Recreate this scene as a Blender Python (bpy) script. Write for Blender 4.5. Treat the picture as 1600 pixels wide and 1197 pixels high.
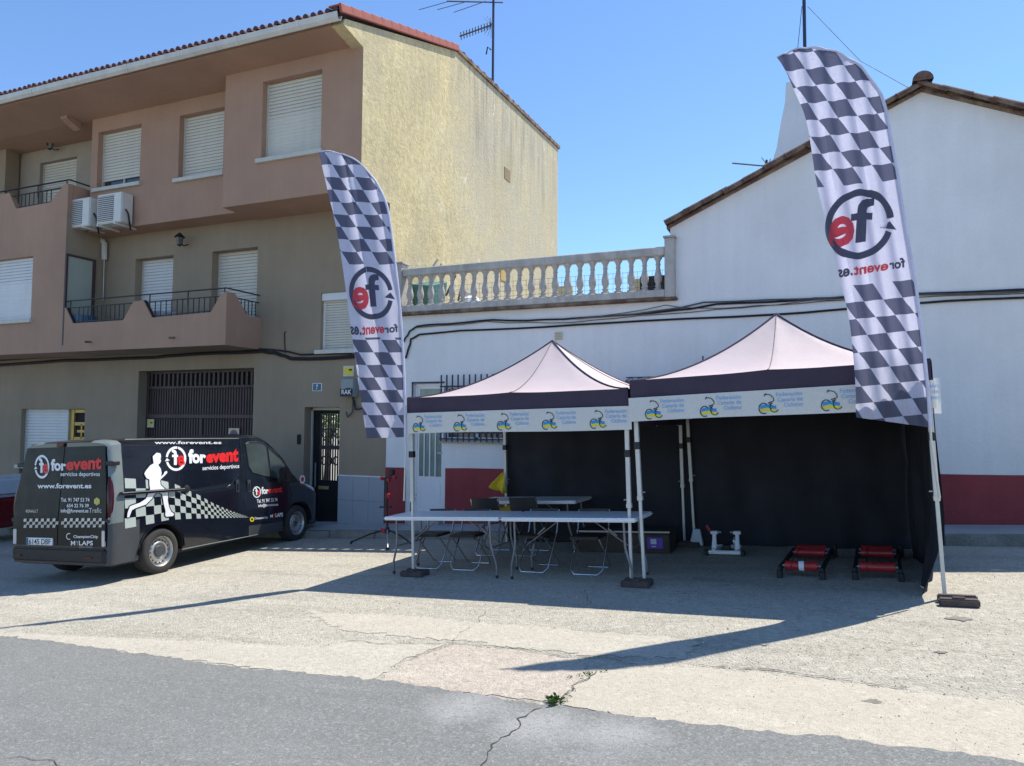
import bpy, bmesh, math, random
from math import sin, cos, pi, radians, sqrt
from mathutils import Vector, Matrix
from mathutils.geometry import tessellate_polygon

# ------------------------------------------------------------------ camera, world, sun
scn = bpy.context.scene
for o in list(bpy.data.objects): bpy.data.objects.remove(o)
C = scn.collection
IW, IH, FPX = 1600.0, 1197.0, 1139.13
PITCH, ROLL, YAW, HC = radians(3.118), radians(0.372), radians(22.543), 1.731
GX, GY = 0.05633, 0.0053
FW = Vector((-sin(YAW)*cos(PITCH), cos(YAW)*cos(PITCH), sin(PITCH)))
_r = Vector((cos(YAW), sin(YAW), 0)); _u = _r.cross(FW)
RT = _r*cos(ROLL)+_u*sin(ROLL); UP = -_r*sin(ROLL)+_u*cos(ROLL)
cd = bpy.data.cameras.new('camera'); cam = bpy.data.objects.new('camera', cd); C.objects.link(cam)
cd.sensor_fit = 'HORIZONTAL'; cd.sensor_width = 36; cd.lens = FPX/IW*36; cd.clip_start = .05; cd.clip_end = 3000
cam.matrix_world = Matrix(((RT.x, UP.x, -FW.x, 0), (RT.y, UP.y, -FW.y, 0), (RT.z, UP.z, -FW.z, HC), (0, 0, 0, 1)))
scn.camera = cam
SUN_EL, SHADOW_AZ = radians(60), radians(-126.5)          # shadows run towards SHADOW_AZ
w = bpy.data.worlds.new('World'); scn.world = w; w.use_nodes = True
nt = w.node_tree; bg = nt.nodes['Background']
sk = nt.nodes.new('ShaderNodeTexSky'); sk.sky_type = 'NISHITA'; sk.sun_disc = False
sx, sy = -cos(SHADOW_AZ), -sin(SHADOW_AZ)               # horizontal direction to the sun
sk.sun_elevation = SUN_EL; sk.sun_rotation = math.atan2(sx, sy)
sk.altitude = 0; sk.air_density = 1.; sk.dust_density = 0.; sk.ozone_density = 8.
nt.links.new(sk.outputs[0], bg.inputs[0]); bg.inputs[1].default_value = .15
sl = bpy.data.lights.new('sun', 'SUN'); sl.energy = 4.6; sl.angle = radians(.53); sl.color = (1, .95, .86)
so = bpy.data.objects.new('sun', sl); C.objects.link(so); so.location = (20, 30, 40)
so.rotation_euler = Vector((sx*cos(SUN_EL), sy*cos(SUN_EL), sin(SUN_EL))).to_track_quat('Z', 'Y').to_euler()
vs_ = scn.view_settings; vs_.view_transform = 'Standard'; vs_.look = 'None'; vs_.exposure = .55; vs_.gamma = 1
vs_.use_curve_mapping = False

# ------------------------------------------------------------------ pixel to place
CO = Vector((0, 0, HC))
def ray(x, y): return FW*FPX+RT*(x-IW/2)-UP*(y-IH/2)
def gz(x, y): return GX*x+GY*y
def gnd(x, y, dz=0):
    d = ray(x, y); t = (dz-HC)/(d.z-GX*d.x-GY*d.y); return CO+d*t
def pY(x, y, Y): d = ray(x, y); return CO+d*(Y/d.y)
def pX(x, y, X): d = ray(x, y); return CO+d*(X/d.x)
def pV(px, P, az):                                       # upright plane through P running towards az
    n = Vector((-sin(az), cos(az), 0)); d = ray(*px); return CO+d*(((Vector(P)-CO).dot(n))/d.dot(n))
RND = random.Random(11)

# ------------------------------------------------------------------ object helpers
WM = {}
def wm(o): return WM.get(o.name, Matrix.Identity(4)) if o else Matrix.Identity(4)
def tag(o, label=None, cat=None, group=None, kind=None):
    if label: o['label'] = label
    if cat: o['category'] = cat
    if group: o['group'] = group
    if kind: o['kind'] = kind
    return o
def thing(name, label, cat, M=None, group=None):
    o = bpy.data.objects.new(name, None); C.objects.link(o); o.empty_display_size = .2
    M = Matrix.Identity(4) if M is None else (Matrix.Translation(M) if not isinstance(M, Matrix) else M)
    o.matrix_basis = M; WM[o.name] = M
    return tag(o, label, cat, group)
def frame(o, xdir, up=(0, 0, 1)):
    z = Vector(up).normalized(); x = Vector(xdir); x = (x-z*x.dot(z)).normalized(); y = z.cross(x)
    return Matrix(((x.x, y.x, z.x, o[0]), (x.y, y.y, z.y, o[1]), (x.z, y.z, z.z, o[2]), (0, 0, 0, 1)))
def link(me, name, parent=None, local=False, M=None):
    o = bpy.data.objects.new(name, me); C.objects.link(o)
    if parent:
        o.parent = parent
        if local:
            WM[o.name] = wm(parent)
            if M is not None: o.matrix_basis = M; WM[o.name] = wm(parent) @ M
        else:
            o.matrix_parent_inverse = wm(parent).inverted()
            if M is not None: o.matrix_basis = M
            WM[o.name] = M if M is not None else Matrix.Identity(4)
    else:
        if M is not None: o.matrix_basis = M
        WM[o.name] = M if M is not None else Matrix.Identity(4)
    return o
def copy_tree(o, M=None, label=None, parent=None):
    c = o.copy(); C.objects.link(c)
    if parent: c.parent = parent
    if M is not None: c.matrix_basis = M; WM[c.name] = M
    if label: c['label'] = label
    for ch in list(o.children): copy_tree(ch, None, None, c)
    return c
class MB:
    def __init__(s): s.v = []; s.f = []; s.uv = None
    def quad(s, a, b, c, d): n = len(s.v); s.v += [tuple(a), tuple(b), tuple(c), tuple(d)]; s.f.append((n, n+1, n+2, n+3)); return s
    def ngon(s, pts):
        n = len(s.v); s.v += [tuple(p) for p in pts]; s.f.append(tuple(range(n, n+len(pts)))); return s
    def flat(s, pts2, fn):                                # concave polygon, tessellated
        tr = tessellate_polygon([[Vector((p[0], p[1], 0)) for p in pts2]]); n = len(s.v)
        s.v += [tuple(fn(p[0], p[1])) for p in pts2]
        for t in tr: s.f.append(tuple(n+i for i in t))
        return s
    def box(s, x0, x1, y0, y1, z0, z1): return s.hexa([(x0, y0, z0), (x1, y0, z0), (x1, y1, z0), (x0, y1, z0), (x0, y0, z1), (x1, y0, z1), (x1, y1, z1), (x0, y1, z1)])
    def hexa(s, p):
        n = len(s.v); s.v += [tuple(q) for q in p]
        for f in ((3, 2, 1, 0), (4, 5, 6, 7), (0, 1, 5, 4), (1, 2, 6, 5), (2, 3, 7, 6), (3, 0, 4, 7)): s.f.append(tuple(n+i for i in f))
        return s
    def bar(s, a, b, wd, th, up=(0, 0, 1)):               # rectangular bar from a to b
        a, b = Vector(a), Vector(b); d = (b-a).normalized(); u = Vector(up)
        if abs(d.dot(u)) > .98: u = Vector((0, 1, 0))
        r = d.cross(u).normalized()*wd/2; t = r.cross(d).normalized()*th/2
        return s.hexa([a-r-t, a+r-t, b+r-t, b-r-t, a-r+t, a+r+t, b+r+t, b-r+t])
    def tube(s, pts, r, n=8, cap=True):
        pts = [Vector(p) for p in pts]; rr = r if isinstance(r, (list, tuple)) else [r]*len(pts)
        base = len(s.v); prev = None
        for i, p in enumerate(pts):
            d = (pts[min(i+1, len(pts)-1)]-pts[max(i-1, 0)]).normalized()
            if prev is None: q = Vector((0, 0, 1)) if abs(d.z) < .9 else Vector((1, 0, 0)); a = d.cross(q).normalized()
            else: a = (prev-d*prev.dot(d)).normalized()
            b = d.cross(a); prev = a
            for k in range(n): t = 2*pi*k/n; s.v.append(tuple(p+(a*cos(t)+b*sin(t))*rr[i]))
        for i in range(len(pts)-1):
            for k in range(n): s.f.append((base+i*n+k, base+i*n+(k+1) % n, base+(i+1)*n+(k+1) % n, base+(i+1)*n+k))
        if cap: s.f.append(tuple(base+k for k in reversed(range(n)))); s.f.append(tuple(base+(len(pts)-1)*n+k for k in range(n)))
        return s
    def lathe(s, prof, n=16, M=None, a0=0., a1=2*pi):     # prof: (radius, z)
        base = len(s.v); full = abs(a1-a0-2*pi) < 1e-6; m = n if full else n+1
        for r, z in prof:
            for k in range(m):
                t = a0+(a1-a0)*k/n; p = Vector((r*cos(t), r*sin(t), z)); s.v.append(tuple(M @ p if M else p))
        for i in range(len(prof)-1):
            for k in range(n):
                k2 = (k+1) % m; s.f.append((base+i*m+k, base+i*m+k2, base+(i+1)*m+k2, base+(i+1)*m+k))
        return s
    def prism(s, poly, fn, d):                             # polygon through fn, extruded by vector d
        d = Vector(d); P = [Vector(fn(*p)) for p in poly]; n = len(s.v); m = len(P)
        s.v += [tuple(p) for p in P]+[tuple(p+d) for p in P]
        for t in tessellate_polygon([[Vector((p[0], p[1], 0)) for p in poly]]):
            s.f.append(tuple(n+i for i in t)); s.f.append(tuple(n+m+i for i in reversed(t)))
        for i in range(m): j = (i+1) % m; s.f.append((n+i, n+j, n+m+j, n+m+i))
        return s
    def grid(s, fn, nu, nv, uvf=None):
        base = len(s.v)
        for j in range(nv+1):
            for i in range(nu+1): s.v.append(tuple(fn(i/nu, j/nv)))
        for j in range(nv):
            for i in range(nu): a = base+j*(nu+1)+i; s.f.append((a, a+1, a+nu+2, a+nu+1))
        return s
    def mesh(s, name, mat, smooth=False, bev=0, seg=1, fixn=True):
        me = bpy.data.meshes.new(name); me.from_pydata(s.v, [], s.f); me.materials.append(mat)
        if bev or fixn:
            bm = bmesh.new(); bm.from_mesh(me)
            if fixn: bmesh.ops.recalc_face_normals(bm, faces=bm.faces)
            if bev:
                es = [e for e in bm.edges if len(e.link_faces) == 2 and e.calc_face_angle(0) > .5]
                bmesh.ops.bevel(bm, geom=es, offset=bev, segments=seg, affect='EDGES', clamp_overlap=True)
            bm.to_mesh(me); bm.free()
        if smooth:
            me.polygons.foreach_set('use_smooth', [True]*len(me.polygons))
            try: me.set_sharp_from_angle(angle=radians(38))
            except Exception: pass
        return me
    def build(s, name, mat, parent=None, local=False, M=None, **k): return link(s.mesh(name, mat, **k), name, parent, local, M)

# ------------------------------------------------------------------ materials
def _n(t, k, **a):
    n = t.nodes.new(k)
    for q, v in a.items(): setattr(n, q, v)
    return n
def pm(name, base, rough=.7, metal=0., var=.12, vs=2.5, fine=.06, fs=45., bump=0., bs=60., spec=.4, streak=0., dirt=None, coat=0., sheen=0., trans=0., dirt_amt=.5, dirt_s=1.2):
    m = bpy.data.materials.new(name); m.use_nodes = True; t = m.node_tree; b = t.nodes['Principled BSDF']; L = t.links.new
    tc = _n(t, 'ShaderNodeTexCoord')
    def noise(sc, det=4., vec=None, rg=.55):
        n = _n(t, 'ShaderNodeTexNoise'); n.inputs['Scale'].default_value = sc; n.inputs['Detail'].default_value = det; n.inputs['Roughness'].default_value = rg
        L(vec or tc.outputs['Object'], n.inputs['Vector']); return n.outputs['Fac']
    def rng(src, lo, hi, a=.25, c=.75):
        r = _n(t, 'ShaderNodeMapRange'); r.inputs[1].default_value = a; r.inputs[2].default_value = c; r.inputs[3].default_value = lo; r.inputs[4].default_value = hi
        L(src, r.inputs[0]); return r.outputs[0]
    def mul(a, c):
        n = _n(t, 'ShaderNodeMath', operation='MULTIPLY'); L(a, n.inputs[0]); L(c, n.inputs[1]); return n.outputs[0]
    f = mul(rng(noise(vs), 1-var, 1+var), rng(noise(fs, 3.), 1-fine, 1+fine))
    if streak:
        mp = _n(t, 'ShaderNodeMapping'); mp.inputs['Scale'].default_value = (5, 5, .35); L(tc.outputs['Object'], mp.inputs[0])
        f = mul(f, rng(noise(1.6, 5., mp.outputs[0]), 1-streak, 1+streak*.3))
    vm = _n(t, 'ShaderNodeVectorMath', operation='SCALE'); vm.inputs[0].default_value = base[:3]; L(f, vm.inputs['Scale']); col = vm.outputs[0]
    if dirt:
        mx = _n(t, 'ShaderNodeMix', data_type='RGBA'); mx.inputs['B'].default_value = (*dirt, 1); L(col, mx.inputs['A'])
        L(rng(noise(dirt_s, 7., None, .65), 0, dirt_amt, .45, .75), mx.inputs['Factor']); col = mx.outputs['Result']
    L(col, b.inputs['Base Color']); b.inputs['Roughness'].default_value = rough; b.inputs['Metallic'].default_value = metal
    b.inputs['Specular IOR Level'].default_value = spec; b.inputs['Coat Weight'].default_value = coat; b.inputs['Coat Roughness'].default_value = .06
    if rough > .2: L(rng(noise(vs*3), max(0, rough-.08), min(1, rough+.08)), b.inputs['Roughness'])
    if bump:
        bp = _n(t, 'ShaderNodeBump'); bp.inputs['Strength'].default_value = bump; bp.inputs['Distance'].default_value = .02
        L(noise(bs, 5., None, .6), bp.inputs['Height']); L(bp.outputs[0], b.inputs['Normal'])
    if trans:
        tr = _n(t, 'ShaderNodeBsdfTranslucent'); L(col, tr.inputs[0]); ms = _n(t, 'ShaderNodeMixShader'); ms.inputs[0].default_value = trans
        out = t.nodes['Material Output']; L(b.outputs[0], ms.inputs[1]); L(tr.outputs[0], ms.inputs[2]); L(ms.outputs[0], out.inputs[0])
    return m

M = {}
def ground_mat(name, base, chip_hi, chip_lo, chip_s, blot, blot_s, stretch, amt, bump=.6, bdist=.012, spots=()):
    """old paving: blotches, wear drawn out along the street, light and dark chips, rough relief"""
    m = bpy.data.materials.new(name); m.use_nodes = True; t = m.node_tree; b = t.nodes['Principled BSDF']; L = t.links.new
    tc = _n(t, 'ShaderNodeTexCoord'); co = tc.outputs['Object']
    def noise(sc, det=5., vec=None, rg=.6, dist=0.):
        n = _n(t, 'ShaderNodeTexNoise'); n.inputs['Scale'].default_value = sc; n.inputs['Detail'].default_value = det; n.inputs['Roughness'].default_value = rg; n.inputs['Distortion'].default_value = dist
        L(vec or co, n.inputs['Vector']); return n.outputs['Fac']
    def rng(src, a, c, lo=0., hi=1.):
        r = _n(t, 'ShaderNodeMapRange'); r.inputs[1].default_value = a; r.inputs[2].default_value = c; r.inputs[3].default_value = lo; r.inputs[4].default_value = hi; L(src, r.inputs[0]); return r.outputs[0]
    def mix(fac, A, B):
        n = _n(t, 'ShaderNodeMix', data_type='RGBA'); L(fac, n.inputs['Factor'])
        for k_, v in (('A', A), ('B', B)):
            if isinstance(v, tuple): n.inputs[k_].default_value = (*v, 1)
            else: L(v, n.inputs[k_])
        return n.outputs['Result']
    def sc(c, f): return tuple(v*f for v in c)
    mp = _n(t, 'ShaderNodeMapping'); mp.inputs['Scale'].default_value = (.28, 1.3, 1); mp.inputs['Rotation'].default_value = (0, 0, .05); L(co, mp.inputs[0])
    col = mix(rng(noise(blot_s, 7., None, .65), .36, .66), base, blot)
    col = mix(rng(noise(1.7, 8., mp.outputs[0], .7, .4), .50, .72, 0, stretch), col, sc(blot, .62))
    col = mix(rng(noise(9., 6., None, .7), .56, .72, 0, .5), col, sc(blot, .72))
    col = mix(rng(noise(3.1, 6., mp.outputs[0], .65), .55, .75, 0, .6), col, sc(base, 1.18))
    for (x, y, r_, c_) in spots:                           # dusty patches with a place of their own
        vd = _n(t, 'ShaderNodeVectorMath', operation='DISTANCE'); vd.inputs[1].default_value = (x, y, gz0(x, y)); L(co, vd.inputs[0])
        ad = _n(t, 'ShaderNodeMath', operation='ADD'); L(vd.outputs['Value'], ad.inputs[0]); L(rng(noise(2.2, 6., None, .7), 0, 1, -r_*.9, r_*.9), ad.inputs[1])
        col = mix(rng(ad.outputs[0], r_*1.1, r_*.2, 0, .75), col, c_)
    vo = _n(t, 'ShaderNodeTexVoronoi'); vo.inputs['Scale'].default_value = chip_s; L(co, vo.inputs['Vector'])
    sp = _n(t, 'ShaderNodeSeparateColor'); L(vo.outputs['Color'], sp.inputs[0])
    v2 = _n(t, 'ShaderNodeTexVoronoi'); v2.inputs['Scale'].default_value = chip_s*.42; L(co, v2.inputs['Vector'])
    s2 = _n(t, 'ShaderNodeSeparateColor'); L(v2.outputs['Color'], s2.inputs[0])
    col = mix(rng(sp.outputs[0], .35, .95, 0, amt), col, chip_hi); col = mix(rng(sp.outputs[1], .45, 1., 0, amt), col, chip_lo)
    col = mix(rng(s2.outputs[0], .80, 1., 0, amt*.9), col, sc(chip_hi, 1.08)); col = mix(rng(s2.outputs[1], .80, 1., 0, amt*.9), col, chip_lo)
    L(col, b.inputs['Base Color']); b.inputs['Roughness'].default_value = .92; b.inputs['Specular IOR Level'].default_value = .25
    h = _n(t, 'ShaderNodeMath', operation='ADD'); L(noise(34., 6., None, .7), h.inputs[0]); L(rng(vo.outputs['Distance'], 0, .6, .5, 0.), h.inputs[1])
    bp = _n(t, 'ShaderNodeBump'); bp.inputs['Strength'].default_value = bump; bp.inputs['Distance'].default_value = bdist; L(h.outputs[0], bp.inputs['Height']); L(bp.outputs[0], b.inputs['Normal'])
    return m
gz0 = lambda x, y: gz(x, y)
_sp = [gnd(840, 1135), gnd(960, 1150), gnd(720, 1105)]
M['asphalt'] = ground_mat('asphalt', (.19, .19, .178), (.36, .36, .34), (.11, .11, .104), 150., (.168, .168, .158), .6, .35, .42, .6, .008, [(q.x, q.y, .33, (.36, .355, .34)) for q in _sp])
M['lot'] = ground_mat('lot_concrete', (.47, .435, .352), (.61, .575, .485), (.21, .19, .155), 52., (.405, .375, .305), .42, .85, .36, 1., .016)
M['slab_smooth'] = ground_mat('slab_smooth', (.455, .41, .325), (.56, .515, .42), (.29, .255, .2), 85., (.42, .378, .305), .8, .25, .34, .6, .01)
M['slab_pink'] = ground_mat('slab_pink', (.46, .40, .325), (.58, .53, .45), (.26, .215, .175), 62., (.435, .37, .30), .9, .25, .42, .8, .012)
M['slab_pale'] = ground_mat('slab_pale', (.46, .42, .34), (.58, .54, .45), (.26, .235, .19), 70., (.42, .38, .31), .8, .3, .34, .6, .01)
M['stain'] = pm('oil_stain', (.22, .2, .165), .9, var=.4, vs=14, fine=.3, fs=80); M['crack'] = pm('crack_dirt', (.06, .052, .042), .95, var=.3, vs=9)
M['pebble'] = pm('pebble', (.42, .38, .32), .9, var=.4, vs=1.5)
M['pavement'] = pm('pavement', (.42, .41, .39), .85, var=.12, vs=1.5, fine=.15, fs=70, bump=.4, bs=60, dirt=(.28, .27, .25))
M['kerb'] = pm('kerb_stone', (.25, .24, .21), .9, var=.25, vs=3, fine=.25, bump=.8, bs=40, dirt=(.12, .115, .09), dirt_amt=.7)
M['pink'] = pm('brown_pink_plaster', (.425, .264, .182), .9, var=.10, vs=.8, fine=.07, fs=70, bump=.3, bs=120, streak=.06, dirt=(.32, .20, .145), dirt_amt=.45, dirt_s=.7)
M['grey'] = pm('grey_brown_plaster', (.32, .252, .175), .9, var=.1, vs=.9, fine=.08, fs=70, bump=.3, bs=120, streak=.07, dirt=(.25, .205, .15), dirt_amt=.45, dirt_s=.8)
M['grey_light'] = pm('beige_plaster', (.36, .31, .245), .9, var=.08, bump=.2, bs=120)
M['gable'] = pm('roughcast', (.61, .505, .275), .95, var=.14, vs=.55, fine=.2, fs=9, bump=.9, bs=19, streak=.12, dirt=(.46, .40, .27), dirt_amt=.85, dirt_s=.5)
def weather(m, y0, y1, z0, cols):
    """greyer older plaster past y0, pale bare patches and dark runs below the verge, all with ragged edges"""
    t = m.node_tree; L = t.links.new; b = t.nodes['Principled BSDF']; src = b.inputs['Base Color'].links[0].from_socket
    tc = _n(t, 'ShaderNodeTexCoord'); sp = _n(t, 'ShaderNodeSeparateXYZ'); L(tc.outputs['Object'], sp.inputs[0])
    def noise(sc, vec=None, det=7.):
        n = _n(t, 'ShaderNodeTexNoise'); n.inputs['Scale'].default_value = sc; n.inputs['Detail'].default_value = det; n.inputs['Roughness'].default_value = .68; L(vec or tc.outputs['Object'], n.inputs['Vector']); return n.outputs['Fac']
    def rng(src, a, c, lo=0., hi=1.):
        r = _n(t, 'ShaderNodeMapRange'); r.inputs[1].default_value = a; r.inputs[2].default_value = c; r.inputs[3].default_value = lo; r.inputs[4].default_value = hi; L(src, r.inputs[0]); return r.outputs[0]
    def op(o, a, c): n = _n(t, 'ShaderNodeMath', operation=o); L(a, n.inputs[0]); L(c, n.inputs[1]); return n.outputs[0]
    def mix(fac, A, B): n = _n(t, 'ShaderNodeMix', data_type='RGBA'); L(fac, n.inputs['Factor']); L(A, n.inputs['A']); n.inputs['B'].default_value = (*B, 1); return n.outputs['Result']
    old = rng(op('ADD', sp.outputs[1], rng(noise(.9), 0, 1, -1.6, 1.6)), y0, y1)
    mp = _n(t, 'ShaderNodeMapping'); mp.inputs['Scale'].default_value = (3, 3, .22); L(tc.outputs['Object'], mp.inputs[0])
    col = mix(op('MULTIPLY', old, rng(noise(1.1), .3, .65, .25, .8)), src, cols[0])
    hi = rng(op('ADD', sp.outputs[2], rng(noise(.7), 0, 1, -1.5, 1.5)), z0, z0+2.2)
    col = mix(op('MULTIPLY', op('MULTIPLY', hi, rng(noise(1.3, mp.outputs[0]), .46, .66)), rng(old, 0, 1, .3, .95)), col, cols[1])
    col = mix(op('MULTIPLY', rng(noise(2.4), .60, .70), rng(noise(.6), .45, .6, 0, .8)), col, cols[2])
    L(col, b.inputs['Base Color'])
weather(M['gable'], 14.4, 16.2, 7.6, ((.46, .42, .32), (.27, .25, .20), (.72, .68, .56)))
M['white'] = pm('whitewash', (.79, .785, .77), .85, var=.05, vs=.7, fine=.03, fs=30, bump=.35, bs=11, streak=.05, dirt=(.62, .605, .575), dirt_amt=.5, dirt_s=.55)
M['red'] = pm('dark_red_paint', (.29, .046, .05), .75, var=.14, vs=2, bump=.3, bs=25, streak=.12, dirt=(.2, .05, .05), dirt_amt=.5, dirt_s=2.5)
M['plinth'] = pm('plinth_tile', (.36, .38, .40), .6, var=.06, vs=2, bump=.15, bs=40)
M['tile_dark'] = pm('roof_tile_old', (.15, .085, .06), .9, var=.35, vs=4, fine=.3, bump=.7, bs=50, dirt=(.36, .32, .22), dirt_amt=.8, dirt_s=4)
M['tile_red'] = pm('roof_tile_red', (.34, .10, .075), .8, var=.18, vs=5, fine=.1, bump=.3)
M['tile_shaded'] = pm('roof_tile_shaded', (.10, .04, .045), .8, var=.2, vs=5)  # shade on the eave tiles is put into this dark colour
M['gutter'] = pm('gutter_cement', (.66, .64, .58), .7, var=.12, vs=3, streak=.1, dirt=(.4, .38, .33), dirt_amt=.4)
M['shutter'] = pm('shutter_cream', (.62, .59, .50), .55, var=.05, vs=1.2, streak=.08)
M['shutter_w'] = pm('shutter_white', (.68, .68, .66), .5, var=.05, vs=1.2, streak=.06)
M['sill'] = pm('sill_stone', (.55, .53, .47), .6, var=.1, vs=5)
M['iron'] = pm('black_iron', (.028, .026, .03), .5, var=.2, vs=8, metal=.2)
M['iron_b'] = pm('blue_iron', (.03, .035, .07), .5, var=.2, vs=8)
M['gar'] = pm('garage_brown', (.075, .048, .045), .55, var=.1, vs=2, streak=.15)
M['gold'] = pm('gold_frame', (.42, .29, .08), .4, var=.1, metal=.35)
M['brass'] = pm('brass', (.6, .42, .16), .35, metal=.6)
M['dark'] = pm('dark_interior', (.012, .012, .013), .8, var=.2)
M['glass_v'] = pm('van_glass', (.045, .06, .055), .05, var=.35, vs=3, spec=.6); M['glass'] = pm('window_glass', (.03, .04, .04), .06, var=.1, spec=.6, coat=.3)
M['clear'] = pm('clear_glass', (.02, .02, .02), .03, spec=.6); _t = M['clear'].node_tree; _m = _n(_t, 'ShaderNodeMixShader'); _m.inputs[0].default_value = .82; _tr = _n(_t, 'ShaderNodeBsdfTransparent')
_t.links.new(_t.nodes['Principled BSDF'].outputs[0], _m.inputs[1]); _t.links.new(_tr.outputs[0], _m.inputs[2]); _t.links.new(_m.outputs[0], _t.nodes['Material Output'].inputs[0])
M['glass_g'] = pm('green_glass', (.20, .27, .23), .15, var=.12, vs=6, spec=.6, streak=.2)
M['frost'] = pm('frosted_glass', (.38, .41, .34), .35, var=.06)
M['pvc'] = pm('white_pvc', (.78, .79, .80), .35, var=.03, spec=.5)
M['ac'] = pm('ac_white', (.66, .65, .60), .45, var=.06, vs=4, dirt=(.45, .43, .38), dirt_amt=.3)
M['ac_dark'] = pm('ac_grille', (.16, .16, .16), .5)
M['cable'] = pm('cable_black', (.018, .018, .022), .6, var=.3, vs=6)
M['cable_g'] = pm('cable_grey', (.10, .095, .09), .7, var=.3, vs=6)
M['balus'] = pm('cast_stone', (.52, .49, .44), .9, var=.14, vs=4, fine=.12, bump=.5, bs=40, streak=.25, dirt=(.27, .245, .22), dirt_amt=.6, dirt_s=3)
M['steel'] = pm('galvanised', (.45, .46, .47), .4, metal=.6, var=.1)
M['chrome'] = pm('chrome', (.62, .63, .64), .2, metal=.95, var=.05)
M['alu'] = pm('painted_alu', (.60, .585, .54), .4, metal=.15, var=.06, vs=4)
M['canopy'] = pm('canopy_sheen', (.49, .405, .41), .62, var=.05, vs=1.2, fine=.03, fs=300, bump=.3, bs=4.5, spec=.5)  # sun sheen on black fabric painted in as a pale base colour
M['black_cloth'] = pm('black_cloth', (.034, .034, .041), .85, var=.25, vs=1.4, bump=.25, bs=4, spec=.2)
M['valance'] = pm('valance_cloth', (.052, .036, .062), .75, var=.12, vs=2, bump=.2, bs=9)
M['banner'] = pm('banner_vinyl', (.70, .70, .66), .45, var=.03, vs=2, bump=.1, bs=5, trans=.15)
M['plastic_w'] = pm('table_top', (.80, .80, .80), .35, var=.05, vs=3, fine=.03, spec=.5)
M['tube_g'] = pm('grey_tube', (.22, .22, .24), .45, metal=.5, var=.1)
M['black_p'] = pm('black_plastic', (.02, .02, .022), .5, var=.15, vs=6)
M['rubber'] = pm('rubber_block', (.085, .065, .058), .85, var=.25, vs=9, bump=.4, bs=60)
M['rollred'] = pm('red_drum', (.40, .025, .025), .3, var=.08, spec=.5)
M['red_p'] = pm('red_plastic', (.42, .016, .03), .35, var=.08)
M['wood'] = pm('dark_crate', (.062, .045, .034), .7, var=.2, vs=5, bump=.3)
M['purple'] = pm('purple_sticker', (.13, .06, .38), .5)
M['yellow'] = pm('yellow_cloth', (.62, .47, .03), .8, var=.12, vs=6)
M['print_dark'] = pm('print_navy', (.09, .094, .145), .7, var=.08, trans=.35)
M['print_red'] = pm('print_red', (.74, .09, .12), .7, var=.08, trans=.4)
M['sleeve'] = pm('sleeve_cloth', (.60, .59, .72), .6, var=.15, vs=5); M['ink'] = pm('ink_black', (.02, .02, .025), .6); M['ink_blue'] = pm('ink_blue', (.03, .27, .62), .6)
M['ink_yel'] = pm('ink_yellow', (.70, .62, .04), .6); M['ink_sky'] = pm('ink_sky', (.22, .42, .72), .6)
M['paint'] = pm('black_wrap', (.007, .009, .016), .13, var=.15, vs=3, spec=.5, coat=.5)
M['paint_rear'] = pm('rear_wrap', (.014, .015, .013), .38, var=.3, vs=2, spec=.25)
M['vgrey'] = pm('grey_paint', (.17, .20, .195), .35, var=.06, spec=.5, coat=.4)
M['bumper'] = pm('grey_bumper', (.048, .055, .064), .55, var=.1, vs=3, dirt=(.14, .13, .12), dirt_amt=.25)
M['tyre'] = pm('tyre', (.028, .027, .026), .85, var=.2, vs=6, dirt=(.09, .08, .07), dirt_amt=.5)
M['rim'] = pm('steel_rim', (.46, .46, .45), .4, metal=.7, var=.1, dirt=(.2, .19, .17), dirt_amt=.35, dirt_s=6)
M['tail'] = pm('tail_lamp', (.05, .006, .009), .2, var=.3, vs=14, spec=.4); M['lamp_w'] = pm('lamp_clear', (.6, .56, .54), .2)
M['vin_w'] = pm('vinyl_white', (.78, .78, .78), .4, var=.02); M['vin_g'] = pm('vinyl_grey', (.42, .47, .43), .4, var=.05)
M['vin_r'] = pm('vinyl_red', (.70, .02, .02), .4, var=.04); M['vin_y'] = pm('vinyl_yellow', (.75, .60, .03), .4)
M['vin_s'] = pm('vinyl_silver', (.45, .46, .45), .3, metal=.4)
M['carred'] = pm('car_red', (.15, .012, .014), .25, coat=.6, var=.05); M['carwhite'] = pm('car_white', (.55, .58, .62), .3, coat=.4, var=.03)
M['green_p'] = pm('green_tarp', (.05, .16, .14), .6, var=.15, vs=5); M['leaf_t'] = pm('tree_leaf', (.10, .20, .035), .55, var=.4, vs=3, trans=.4); M['leaf'] = pm('weed_leaf', (.07, .13, .03), .6, var=.3, vs=30)
M['orange'] = pm('terracotta', (.5, .24, .1), .8); M['vent_br'] = pm('vent_brown', (.26, .19, .10), .9); M['ochre'] = pm('ochre_board', (.48, .33, .12), .8, var=.15)
M['sign_blue'] = pm('sign_blue', (.05, .13, .20), .5); M['sign_cream'] = pm('sign_cream', (.62, .56, .40), .6)
M['meter'] = pm('meter_box', (.26, .30, .31), .5, var=.08, dirt=(.18, .18, .17)); M['clearsheet'] = pm('plastic_sheet', (.66, .70, .74), .3, trans=.4)

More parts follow.
